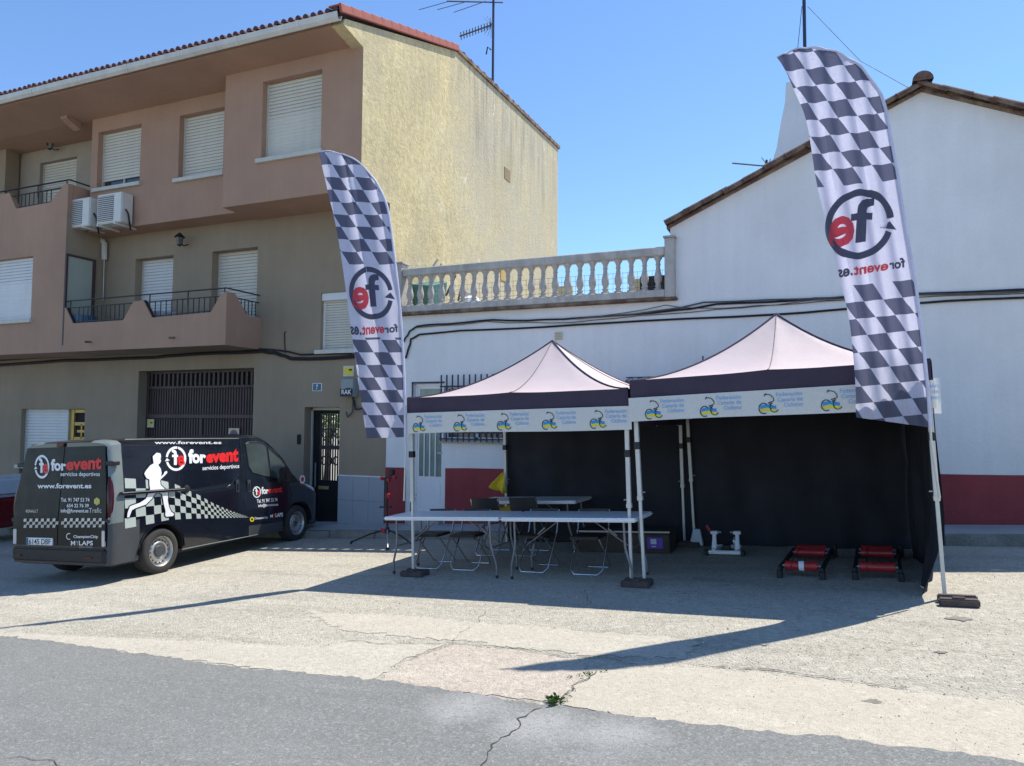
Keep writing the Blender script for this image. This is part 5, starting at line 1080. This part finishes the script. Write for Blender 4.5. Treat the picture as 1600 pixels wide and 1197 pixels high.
lq = lambda cx_, cy, w_, h, sk_, sl2: tuple((cx_+a*w_/2+c*h/2*sk_*-1, cy+c*h/2*-1-a*w_/2*sl2) for a, c in ((1, 1), (-1, 1), (-1, -1), (1, -1)))   # mirrored print: seen from behind
make_flag('chequered feather flag at the left tent corner by the van', F1, radians(212), Lp, Rp, fm1, lq(580, 459, 68, 82, .08, .0), [('for', ((621, 506), (600, 508), (601, 521), (622, 519)), M['print_dark']), ('event', ((600, 508), (565, 509), (566, 524), (601, 521)), M['print_red']), ('.es', ((564, 510), (547, 511), (549, 524), (565, 524)), M['print_dark'])], wv1, [(634, 700), tw(-.07, -.05, .95)], None)
Lp = [(1213, 92), (1219, 100), (1224, 108), (1230, 118), (1237, 132), (1245, 150), (1254, 172), (1262, 200), (1268, 235), (1276, 285), (1294, 360), (1311, 430), (1326, 495), (1333, 560), (1336, 610), (1337, 652)]
Rp = [(1213, 92), (1232, 82), (1258, 76), (1290, 78), (1322, 90), (1350, 112), (1372, 142), (1384, 175), (1392, 215), (1402, 270), (1416, 360), (1428, 430), (1437, 500), (1445, 570), (1450, 620), (1453, 668)]
fm2 = flag_mat('flag_cloth_b', (1.240, .2085), ((.1, .4205), (.5795, .9)), .66, .0305, .0265, .10)
F4 = tw(6.03, -.08)
wv2 = lambda x, y: .014*crs((x-.17*y)*.11+.3)*min(1, max(0, (1300+.22*(y-100)+160-x))/40)-.03*crs((x-.5*y)*.03+.9)*min(1, max(0, y-540)/90)*min(1, max(0, 1452-x)/40)+.016*sin((x-.16*y)*.21)*min(1, max(0, (1300+.22*(y-100)+160-x))/60)+.02*sin(y*.012+1)*min(1, max(0, 1452-x)/90)
make_flag('chequered feather flag at the right tent corner, larger in view', F4, radians(189), Lp, Rp, fm2, lq(1343, 350, 108, 110, -.05, .06), [('for', ((1413, 402), (1388, 407), (1389, 422), (1414, 418)), M['print_dark']), ('event', ((1387, 409), (1333, 416), (1334, 431), (1388, 422)), M['print_red']), ('.es', ((1331, 418), (1309, 421), (1311, 434), (1332, 431)), M['print_dark'])], wv2, [(1455, 690), tw(5.915, -.05, .95)], None)

# ------------------------------------------------------------------ van
VO = Vector((-9.55, 6.942, gz(-9.55, 6.942)-.004)); va = radians(91.97)
VM = frame(VO, (cos(va), sin(va), GX*cos(va)+GY*sin(va)-.006), (-GX*.75, -GY, 1)); VI = VM.inverted()
def lin(P, x):
    if x <= P[0][0]: return P[0][1]
    for (a, c), (d, e) in zip(P, P[1:]):
        if x <= d: k_ = (x-a)/(d-a); k_ = k_*k_*(3-2*k_)*.35+k_*.65; return c+(e-c)*k_
    return P[-1][1]
WZ = [(.2, .915), (.45, .94), (.7, .952), (.95, .950), (1.15, .938), (1.35, .905), (1.6, .86), (1.8, .822), (1.95, .80)]
TOPZ = [(0, 1.915), (.05, 1.94), (.25, 1.955), (1.2, 1.965), (2.3, 1.955), (2.62, 1.965), (2.85, 1.985), (3.1, 1.965), (3.3, 1.90), (3.55, 1.70), (3.95, 1.27), (4.1, 1.17), (4.4, 1.04), (4.62, .90), (4.74, .75), (4.79, .62)]
def wl(l):
    if l < .10: return .94+.06*sqrt(max(0, 1-((.10-l)/.10)**2))
    if l > 3.7: k_ = (l-3.7)/1.09; return 1-.03*k_-.30*k_**6
    return 1.
def VW(l, z): return lin(WZ, z)*wl(l)
def lean(l, z): return .10*max(0, z-.85)*max(0, 1-l/.9)
van = thing('van', 'black van with checkered runner graphics parked nose to the building', 'van', VM)
Ls = [0, .02, .05, .09, .14, .2]+[.2+.052*i for i in range(1, 84)]+[4.62, 4.68, 4.73, 4.77, 4.79]
NZ, NR = 26, 12
def sect(l):
    zt_ = lin(TOPZ, l); zb_ = .27 if l < 4.3 else .27+.06*((l-4.3)/.5)**2; ze = max(zb_+.1, zt_-(.075 if l < 3.2 else .075+.1*min(1, (l-3.2))))
    pts = []
    for i in range(NZ+1): z = zb_+(ze-zb_)*i/NZ; pts.append((VW(l, z), z))
    we = pts[-1][0]
    for i in range(1, NR+1): k_ = 1-i/NR; pts.append((we*k_, ze+(zt_-ze)*(1-k_**3.4)**(1/2.4)))
    return pts
bm = bmesh.new(); rows = []; FAX_ = 3.95
for l in Ls:
    sp = sect(l); lx_ = l if l < FAX_ else FAX_+(l-FAX_)*1.2; row = [bm.verts.new((lx_+lean(l, z), -w_, z)) for w_, z in sp]; row += [bm.verts.new((lx_+lean(l, z), w_, z)) for w_, z in reversed(sp[:-1])]; rows.append(row)
fs_ = []
for i in range(len(rows)-1):
    for j in range(len(rows[0])-1): fs_.append(bm.faces.new((rows[i][j], rows[i+1][j], rows[i+1][j+1], rows[i][j+1])))
RAX, FAX, RAD = .85, 3.95, .385
kill = []
for f in fs_:
    c = f.calc_center_median()
    if abs(c.y) > .6 and any((c.x-ax)**2+(c.z-.33)**2 < RAD**2 for ax in (RAX, FAX)): kill.append(f)
bmesh.ops.delete(bm, geom=kill, context='FACES')
for v in bm.verts:
    if abs(v.co.y) > .6 and v.is_boundary and v.co.z > .28:
        for ax in (RAX, FAX):
            d = Vector((v.co.x-ax, v.co.z-.33))
            if .01 < d.length < RAD+.09 and v.co.x > .1: d = d.normalized()*RAD; v.co.x, v.co.z = ax+d.x, .33+d.y
bm.faces.new(list(rows[0])); bm.faces.new(list(reversed(rows[-1])))
bmesh.ops.delete(bm, geom=[v for v in bm.verts if not v.link_faces], context='VERTS'); bmesh.ops.recalc_face_normals(bm, faces=bm.faces)
def cls(f):
    c = f.calc_center_median()
    if c.x-lean(c.x, c.z) < .47 and c.z < .80 and abs(c.y) > .7 and c.x > .001: return 'corner_bumper'
    return 'corner_panel' if .0 < c.x-lean(c.x, c.z) < .225 and c.z >= .80 and abs(c.y) > .45 else 'body'
bm.faces.ensure_lookup_table(); body = None; fc = {f.index: cls(f) for f in bm.faces}; vn = {v: v.normal.copy() for v in bm.verts}
for nm_, mt_, sd in (('body', 'paint', 0), ('corner_panel', 'vgrey', -1), ('corner_panel', 'vgrey', 1), ('corner_bumper', 'bumper', -1), ('corner_bumper', 'bumper', 1)):
    b2 = bm.copy(); b2.faces.ensure_lookup_table(); bmesh.ops.delete(b2, geom=[b2.faces[i] for i, k_ in fc.items() if k_ != nm_ or sd*b2.faces[i].calc_center_median().y < 0], context='FACES')
    me = bpy.data.meshes.new(nm_); b2.to_mesh(me); b2.free(); me.materials.append(M[mt_]); me.polygons.foreach_set('use_smooth', [True]*len(me.polygons)); me.set_sharp_from_angle(angle=radians(40))
    o_ = link(me, nm_, body or van, True); body = body or o_
bm.free()
MB().box(.1, 4.6, -.86, .86, .24, .30).build('underbody', M['black_p'], van, True)
for ax in (RAX, FAX):
    for s_ in (-1, 1):
        MB().lathe([(RAD+.003, 0), (RAD+.003, .3)], 20, Matrix.Translation((ax, s_*.95 if s_ < 0 else .65, .33)) @ Matrix.Rotation(radians(-90), 4, 'X'), pi, 2*pi).build('wheel_arch', M['black_p'], van, True)
        MB().lathe([(RAD-.012, -.012), (RAD+.025, -.012), (RAD+.03, .01)], 24, Matrix.Translation((ax, s_*VW(ax, .6)-s_*.0, .33)) @ Matrix.Rotation(radians(90 if s_ < 0 else -90), 4, 'X') @ Matrix.Scale(1, 4), (0 if s_ < 0 else pi)+.02, (pi if s_ < 0 else 2*pi)-.02).build('arch_lip', M['paint'], van, True)
def vs(px, py, off=.004):                                   # pixel on the right flank -> local point on the skin
    d = VI.to_3x3() @ ray(px, py); o_ = VI @ CO; y = -.95
    for _ in range(6): t_ = (y-o_.y)/d.y; q_ = o_+d*t_; y = -VW(q_.x, q_.z)
    return Vector((q_.x, -VW(q_.x, q_.z)-off, q_.z))
RO = -.022
def vr(px, py, off=.006):                                   # pixel on the rear doors
    d = VI.to_3x3() @ ray(px, py); o_ = VI @ CO; l = 0.
    for _ in range(6): t_ = (l-o_.x)/d.x; q_ = o_+d*t_; l = lean(0, q_.z)+RO
    return Vector((l-off, q_.y, q_.z))
def skin(l, z, off=.003, s_=-1): return (l+lean(l, z), s_*(VW(l, z)+off), z)
def patch(name, l0, l1, z0, z1, mat, off=.003, n=12, par=None, both=True):
    for s_ in ((-1, 1) if both else (-1,)): MB().grid(lambda a, c: skin(l0+(l1-l0)*a, z0+(z1-z0)*c, off, s_), n, n).build(name, mat, par or body, True, smooth=True, fixn=False)
def strip(name, pts, wd, mat, off=.0045, par=None, z_fn=vs):
    m_ = MB(); P = [z_fn(*q_, off) for q_ in pts]
    if z_fn is vs: m_.tube([p_+Vector((0, .002, 0)) for p_ in P], wd, 5)
    else: m_.tube([p_+Vector((.003, 0, 0)) for p_ in P], wd, 5)
    return m_.build(name, mat, par or body, True)
# rear: doors, bumper, lamps
for s_ in (-1, 1):
    d_ = MB(); N_ = 8
    def fd(u, v, k_=0.): z = .52+(1.86-.52)*v; y = s_*(.008+u*(lin(WZ, z)*.94-.028)); return (lean(0, z)-k_, y, z)
    d_.grid(lambda a, c: fd(a, c, .022), N_, 10); n0 = len(d_.v); d_.grid(lambda a, c: fd(a, c, -.02), N_, 10)
    for u0 in (0, 1): d_.grid(lambda a, c: fd(u0, c, .022-.042*a), 1, 10)
    for v0 in (0, 1): d_.grid(lambda a, c: fd(a, v0, .022-.042*c), N_, 1)
    dr = d_.build('rear_door', M['paint_rear'], van, True, fixn=False)
    y0 = s_*.80
    MB().tube([(lean(0, z)+.03, s_*(lin(WZ, z)*.94+.0), z) for z in (.9, 1.0, 1.1, 1.2, 1.32, 1.44)], [.03, .045, .05, .05, .045, .03], 10).build('tail_lamp', M['tail'], van, True, smooth=True)
    for z in (.86, 1.62): MB().box(lean(0, z)-.02, lean(0, z)+.10, s_*.78 if s_ > 0 else -.92, .92 if s_ > 0 else -.78, z-.03, z+.03).build('hinge', M['black_p'], dr, True, bev=.01)
MB().hexa([(-.045, -.86, .30), (-.045, .86, .30), (.10, .92, .30), (.10, -.92, .30), (-.05, -.86, .49), (-.05, .86, .49), (.10, .90, .49), (.10, -.90, .49)]).build('rear_bumper', M['black_p'], van, True, bev=.025, seg=3)
for y in (-.60, .74): MB().box(-.056, -.045, y-.07, y+.07, .365, .395).build('reflector', M['tail'], van, True)
MB().box(-.03, -.0, .80, .87, .52, .74).build('rear_light', M['lamp_w'], van, True, bev=.012)
MB().box(-.03, -.0, -.87, -.81, .52, .74).build('rear_light', M['lamp_w'], van, True, bev=.012)
k1 = lambda x, y: vr(x/4.788, 670+y/4.788); k1b = lambda x, y: vr(x/4.788, 670+y/4.788, .010)
a, c = k1(428, 108), k1(475, 135); MB().box(a.x-.008, a.x+.02, c.y, a.y, c.z, a.z).build('brake_light', M['tail'], van, True, bev=.006)
def tx(s_, q_, fn, mat, bold=.02, nm='lettering', par=body): return ptext(MB(), s_, q_, fn, bold).build(nm, mat, par, True, fixn=False)
fe_logo(rq(262, 196, 372, 372), k1, M['vin_w'], M['vin_r'], body, True)
tx('for', ((383, 222), (497, 240), (497, 314), (385, 316)), k1, M['vin_w'], .04); tx('event', ((497, 232), (764, 210), (760, 303), (497, 312)), k1, M['vin_r'], .04)
tx('servicios deportivos', rq(455, 322, 750, 364), k1, M['vin_w'], .01); tx('www.forevent.es', rq(283, 408, 686, 446), k1, M['vin_w'], .03)
tx('Tel. 91 747 53 74', rq(458, 517, 672, 546), k1, M['vin_w'], .015); tx('654 22 76 39', rq(503, 561, 667, 588), k1, M['vin_w'], .015); tx('info@forevent.es', rq(458, 597, 664, 634), k1, M['vin_w'], .015)
tx('Trafic', rq(668, 592, 762, 628), k1, M['vin_s'], .005); tx('RENAULT', rq(197, 605, 288, 627), k1, M['vin_s'], .005)
ppoly(MB(), [(.5+.5*cos(a), .5+.5*sin(a)) for a in [pi/6+i*pi/3 for i in range(6)]], rq(704, 514, 752, 572), k1).build('badge', M['vin_y'], body, True, fixn=False); tx('S', rq(715, 525, 741, 562), k1b, M['vin_g'], .02)
for i in range(28):
    if i == 12: continue
    for j in range(3):
        if (i+j) % 2 == 0:
            x0, x1 = 180+i*21.6, 180+(i+1)*21.6; y0 = 672-i*.15+j*23; MB().ngon([k1(x0+2, y0), k1(x1+2, y0), k1(x1-2, y0+23), k1(x0-2, y0+23)]).build('check', M['vin_s'], body, True, fixn=False)
a, c = k1(203, 812), k1(398, 872); pl_ = MB().box(a.x-.012, a.x+.012, c.y, a.y, c.z, a.z).build('number_plate', M['vin_w'], van, True, bev=.004)
kp = lambda x, y: (lambda q_: Vector((a.x-.014, q_.y, q_.z)))(k1(x, y))
ppoly(MB(), [(0, 0), (.09, 0), (.09, 1), (0, 1)], rq(204, 814, 397, 870), kp).build('plate_band', M['sign_blue'], pl_, True, fixn=False); tx('6145 DBF', rq(226, 822, 388, 864), kp, M['ink'], .01, 'plate_number', pl_)
tx('ChampionChip', rq(552, 795, 736, 824), k1, M['vin_w'], .02); a_ = MB(); pring(a_, radians(60), radians(300), .38, .5, rq(498, 780, 540, 830), k1); a_.build('ring_logo', M['vin_w'], body, True, fixn=False)
tx('M', rq(533, 838, 566, 872), k1, M['vin_w'], .02); tx('LAPS', rq(594, 838, 698, 872), k1, M['vin_w'], .02); tx('Y', rq(572, 838, 592, 872), k1, M['vin_s'], .0); tx('SPORTS TIMING', rq(594, 880, 694, 890), k1, M['vin_s'], 0)
# flank graphics
k2_ = lambda x, y: vs(180+x/4.986, 670+y/4.986); k2b = lambda x, y: vs(180+x/4.986, 670+y/4.986, .008); k2c = lambda x, y: vs(180+x/4.986, 670+y/4.986, .0115)
tx('www.forevent.es', rq(305, 95, 826, 119), k2_, M['vin_w'], .02)
fe_logo(rq(392, 137, 552, 328), k2_, M['vin_w'], M['vin_r'], body, True)
tx('for', ((567, 155), (706, 175), (706, 268), (570, 272)), k2_, M['vin_w'], .05); tx('event', ((706, 182), (960, 152), (958, 256), (706, 268)), k2_, M['vin_r'], .05); tx('servicios deportivos', ((678, 290), (965, 273), (965, 316), (680, 334)), k2_, M['vin_w'], .01)
cols = [72, 158, 235, 300, 355, 412, 462, 505, 547, 590, 630, 663, 693, 718, 742, 765, 786, 806, 825, 843, 860, 876, 890, 904, 917, 930, 942, 953, 964, 975, 985, 995, 1005, 1020, 1040]
TP = [(72, 385), (370, 402), (470, 432), (590, 490), (650, 515), (760, 580), (900, 640), (1040, 688)]; BT = [(72, 778), (300, 735), (400, 710), (500, 705), (600, 700), (800, 695), (1040, 692)]
lp = lambda P, x: next((c+(e-c)*(x-a)/(d-a) for (a, c), (d, e) in zip(P, P[1:]) if x <= d), P[-1][1])
ck = MB()
for i in range(len(cols)-1):
    x0, x1 = cols[i], cols[i+1]
    for j in range(5):
        if (i+j) % 2: continue
        g0, g1 = lambda x, k_: lp(TP, x)+(lp(BT, x)-lp(TP, x))*k_/5, 0
        q_ = [(x0, g0(x0, j)), (x1, g0(x1, j)), (x1+4, g0(x1, j+1)), (x0+4, g0(x0, j+1))]
        MB().ngon([k2_(*v) for v in q_]).build('check', M['vin_g'], body, True, fixn=False) if x1-x0 > 30 else ck.ngon([k2_(*v) for v in q_])
tag(ck.build('small_checks', M['vin_g'], body, True, fixn=False), kind='stuff')
RUN = [(318, 186), (348, 192), (353, 215), (348, 238), (354, 250), (343, 272), (333, 275), (333, 285), (350, 310), (357, 345), (352, 372), (372, 355), (380, 335), (397, 328), (402, 342), (388, 358), (368, 378), (352, 392), (345, 405), (350, 440), (375, 462), (395, 480), (408, 500), (405, 560), (415, 610), (432, 645), (455, 665), (445, 680), (395, 685), (385, 675), (388, 640), (375, 590), (368, 545), (360, 510), (330, 490), (305, 510), (280, 545), (235, 590), (150, 620), (125, 635), (105, 690), (88, 690), (92, 655), (110, 605), (125, 598), (190, 575), (235, 545), (255, 500), (268, 470), (262, 430), (262, 395), (240, 385), (222, 350), (232, 330), (268, 285), (295, 270), (292, 245), (288, 215)]
def offs(P, d):
    o_ = []
    for i in range(len(P)):
        a, c = Vector(P[i-1]), Vector(P[(i+1) % len(P)]); n_ = (c-a).normalized(); o_.append((P[i][0]+n_.y*d, P[i][1]-n_.x*d))
    return o_
MB().flat(offs(RUN, 8), k2b).build('runner_outline', M['paint'], body, True, fixn=False); MB().flat(RUN, k2c).build('runner_figure', M['vin_w'], body, True, fixn=False)
P0, P1 = k2_(22, 508), k2_(532, 471); P0.y -= .02; P1.y -= .02
MB().bar(P0, P1, .035, .048).build('slide_rail', M['paint'], van, True, bev=.01); MB().bar(P0+Vector((.03, -.022, .012)), P1+Vector((-.02, -.022, .012)), .012, .012).build('rail_glint', M['steel'], van, True)  # pale bar paints in the highlight along the rail
q_ = k2_(555, 470); MB().lathe([(0, -.03), (.05, -.02), (.06, .0), (0, .001)], 12, Matrix.Translation(q_) @ Matrix.Rotation(radians(-90), 4, 'X')).build('rail_cap', M['black_p'], van, True)
strip('crease', [(180+x/4.986, 670+y/4.986) for x, y in ((585, 483), (720, 472), (870, 459), (900, 435), (965, 345))], .006, M['paint'])
strip('door_gap', [(180+x/4.986, 670+y/4.986) for x, y in ((484, 90), (492, 300), (505, 520), (518, 740), (524, 930))], .005, M['dark'])
strip('door_gap', [(180+x/4.986, 670+y/4.986) for x, y in ((975, 85), (985, 300), (1000, 560), (1008, 850))], .005, M['dark'])
k3 = lambda x, y: vs(360+x/6.3, 670+y/6.3); p3 = lambda L_: [(360+x/6.3, 670+y/6.3) for x, y in L_]
strip('door_gap', p3(((95, 95), (110, 400), (145, 760), (165, 1060))), .005, M['dark']); strip('door_gap', p3(((100, 92), (260, 88), (330, 120), (440, 210), (545, 335))), .005, M['dark']); strip('door_gap', p3(((530, 1000), (540, 820), (590, 740), (600, 640), (575, 540))), .005, M['dark'])
strip('roof_crease', [(180+x/4.986, 670+y/4.986) for x, y in ((74, 131), (300, 128), (600, 125), (930, 122))], .006, M['paint'])
strip('roof_edge_glint', [(180+x/4.986, 670+y/4.986) for x, y in ((74, 84), (300, 80), (600, 77), (960, 76))], .007, M['vgrey'])  # grey strip stands for sky reflected along the roof edge
strip('sill_edge', [(180+x/4.986, 670+y/4.986) for x, y in ((520, 940), (750, 893), (980, 850), (1120, 822))], .006, M['vgrey'])
WIN = [(148, 150), (175, 132), (255, 128), (310, 143), (350, 165), (392, 470), (330, 462), (215, 430), (180, 370)]; WIN2 = [(366, 178), (440, 245), (500, 305), (530, 350), (528, 440), (510, 478), (470, 490), (404, 474)]
for W_ in (WIN, WIN2):
    MB().flat(W_, k3).build('side_window', M['glass_v'] if 'glass_v' in M else M['glass'], van, True, fixn=False); strip('window_seal', p3(W_+[W_[0]]), .007, M['black_p'], .006)
fe_logo(rq(218, 567, 299, 680), k3, M['vin_w'], M['vin_r'], body, True); tx('for', ((303, 570), (372, 580), (374, 640), (305, 645)), k3, M['vin_w'], .04); tx('event', ((372, 582), (508, 566), (508, 626), (374, 638)), k3, M['vin_r'], .04)
tx('Tel. 91 747 53 74', ((258, 695), (460, 680), (462, 716), (260, 732)), k3, M['vin_w'], .02); tx('info@forevent.es', ((270, 742), (466, 730), (468, 762), (272, 780)), k3, M['vin_w'], .02)
a_ = MB(); pring(a_, 0, 2*pi, .26, .5, rq(190, 868, 232, 916), k3); a_.build('ring_logo', M['vin_y'], body, True, fixn=False); tx('ChampionChip', ((235, 870), (366, 862), (366, 888), (236, 900)), k3, M['vin_w'], .02)
tx('M', ((390, 845), (416, 843), (416, 873), (391, 875)), k3, M['vin_w'], .03); tx('Y', ((418, 836), (440, 834), (440, 870), (418, 872)), k3, M['vin_r'], .05); tx('LAPS', ((442, 832), (515, 824), (516, 864), (443, 870)), k3, M['vin_w'], .03)
a_ = MB(); pring(a_, 0, 2*pi, .3, .5, rq(680, 455, 734, 540), k3); a_.build('ring_logo', M['vin_w'], body, True, fixn=False); tx('I', rq(700, 472, 714, 522), k3, M['vin_r'], .05); tx('forevent', rq(683, 546, 736, 564), k3, M['vin_r'], .02)
MB().flat([(180, 955), (522, 910), (512, 1003), (178, 1060)], k3).build('door_trim', M['bumper'], body, True, fixn=False)
for x in (65, 178): q_ = k3(x, 565); MB().box(q_.x-.045, q_.x+.045, q_.y-.012, q_.y+.01, q_.z-.11, q_.z+.11).build('door_handle', M['bumper'], van, True, bev=.02, seg=2); MB().box(q_.x-.012, q_.x+.012, q_.y-.028, q_.y-.012, q_.z-.07, q_.z+.05).build('handle_grip', M['paint'], van, True, bev=.006)
for s_ in (-1, 1):
    MB().hexa([(3.38, s_*.98, 1.12), (3.50, s_*.98, 1.12), (3.50, s_*1.16, 1.14), (3.36, s_*1.16, 1.14), (3.38, s_*.98, 1.36), (3.50, s_*.98, 1.36), (3.50, s_*1.15, 1.38), (3.36, s_*1.15, 1.38)]).build('wing_mirror', M['black_p'], van, True, bev=.03, seg=2); MB().bar((3.45, s_*.90, 1.1), (3.45, s_*1.05, 1.16), .07, .05).build('mirror_arm', M['black_p'], van, True)
    MB().tube([(4.45, s_*.81, .96), (4.61, s_*.775, .87), (4.74, s_*.69, .76)], [.03, .06, .045], 10).build('headlight', M['lamp_w'], van, True, smooth=True)
def wsp(a, c): l = 3.33+(3.90-3.33)*c; zt_ = lin(TOPZ, l); sp = sect(l); w_ = sp[NZ][0]*.93*(a*2-1); ze = sp[NZ][1]; we = sp[NZ][0]; k_ = min(1, abs(w_/we)); return (l-.004, w_, ze+(zt_-ze)*(1-k_**2.4)**(1/2.2)+.006)
MB().grid(wsp, 16, 10).build('windscreen', M['glass'], van, True, smooth=True, fixn=False)
def wheel(ax, s_):
    K = Matrix.Translation((ax, s_*.83, .327)) @ Matrix.Rotation(radians(90 if s_ < 0 else -90), 4, 'X')   # local z points outwards
    ty = MB().lathe([(.20, -.10), (.29, -.105), (.318, -.09), (.327, -.06), (.327, .06), (.318, .088), (.295, .104), (.235, .108), (.208, .095), (.205, .06)], 40, K).build('wheel', M['tyre'], van, True, smooth=True)
    MB().lathe([(.207, .098), (.213, .102), (.20, .085), (.19, .045), (.178, .04), (.165, .055), (.135, .075), (.115, .07), (.105, .045), (.085, .05), (.07, .062), (0, .064)], 40, K).build('rim', M['rim'], ty, True, smooth=True)
    h = MB()
    for i in range(16): t_ = 2*pi*i/16; h.lathe([(0, .0), (.014, .0)], 8, K @ Matrix.Translation((.158*cos(t_), .158*sin(t_), .0645)) @ Matrix.Scale(1.0, 4))
    h.build('rim_holes', M['dark'], ty, True, fixn=False)
    if ax == RAX: MB().lathe([(.088, .055), (.075, .075), (0, .078)], 20, K).build('hub_cap', M['bumper'], ty, True, smooth=True)
    else:
        nb = MB()
        for i in range(5): t_ = 2*pi*i/5; nb.lathe([(.014, .05), (.013, .075), (0, .077)], 6, K @ Matrix.Translation((.055*cos(t_), .055*sin(t_), 0)))
        nb.lathe([(.03, .06), (.028, .08), (0, .082)], 12, K).build('wheel_nuts', M['bumper'], ty, True)
for ax in (RAX, FAX):
    for s_ in (-1, 1): wheel(ax, s_)

# ------------------------------------------------------------------ red and white car beyond the van (only its flank end shows)
G = gnd(13, 846); CM = frame((G.x, G.y, gz(G.x, G.y)), (cos(va), sin(va), 0), (-GX, -GY, 1))
car = thing('red_car', 'red car with pale upper body, mostly hidden behind the van', 'car', CM @ Matrix.Translation((-.78, .75, 0)))
pr = [(-.72, .30), (-.74, .62), (-.68, .86), (-.4, .92), (2.9, .92), (3.1, .84), (3.16, .6), (3.1, .28)]
m_ = MB().prism(pr, lambda a, c: (a, -.78, c), (0, 1.56, 0)); m_.build('car_body', M['carred'], car, True, bev=.06, seg=3)
MB().prism([(-.69, .925), (-.55, 1.22), (-.3, 1.33), (1.9, 1.38), (2.3, 1.2), (2.75, .925)], lambda a, c: (a, -.74, c), (0, 1.48, 0)).build('upper_body', M['carwhite'], car, True, bev=.08, seg=3)
for x in (.78-.78, 2.45):
    for s_ in (-1, 1):
        K = Matrix.Translation((x, s_*.72, .29)) @ Matrix.Rotation(radians(90 if s_ < 0 else -90), 4, 'X')
        ty = MB().lathe([(.18, -.08), (.27, -.08), (.29, -.05), (.29, .06), (.275, .085), (.20, .088)], 30, K).build('wheel', M['tyre'], car, True, smooth=True); MB().lathe([(.20, .088), (.19, .094), (.1, .105), (0, .11)], 24, K).build('hub_cap', M['vin_s'], ty, True, smooth=True)
        h = MB()
        for i in range(7): t_ = 2*pi*i/7; h.lathe([(0, 0), (.022, 0)], 6, K @ Matrix.Translation((.135*cos(t_), .135*sin(t_), .105)))
        h.build('cap_slots', M['dark'], ty, True, fixn=False)

# ------------------------------------------------------------------ weed in the crack
G = gnd(866, 1100); t = thing('weed_plant', 'small green weed growing from the concrete crack', 'weed', G)
def leaf(mb, o_, az, L_, wd, lift):
    d = Vector((cos(az), sin(az), 0)); s_ = Vector((-sin(az), cos(az), 0)); P = [o_+d*L_*k_+Vector((0, 0, lift*sin(k_*2.2)*L_)) for k_ in (0, .35, .7, 1)]
    mb.quad(P[0], P[1]+s_*wd, P[2]+s_*wd*.8, P[3]); mb.quad(P[0], P[3], P[2]-s_*wd*.8, P[1]-s_*wd)
for k_ in range(38):
    m_ = MB(); leaf(m_, G+Vector((RND.uniform(-.035, .035), RND.uniform(-.04, .06), .004)), RND.uniform(0, 6.28), RND.uniform(.025, .06), RND.uniform(.005, .010), RND.uniform(.2, 1.0)); m_.build('leaf', M['leaf'], t, fixn=False)
G2 = gnd(916, 1056); t = thing('weed_tuft', 'low thin weed tuft further along the same crack', 'weed', G2)
for k_ in range(26):
    m_ = MB(); s_ = RND.uniform(-1, 1); leaf(m_, G2+Vector((.13*s_+RND.uniform(-.02, .02), .12*s_, .004)), RND.uniform(0, 6.28), RND.uniform(.015, .03), RND.uniform(.003, .005), RND.uniform(.2, .9)); m_.build('leaf', M['leaf'], t, fixn=False)
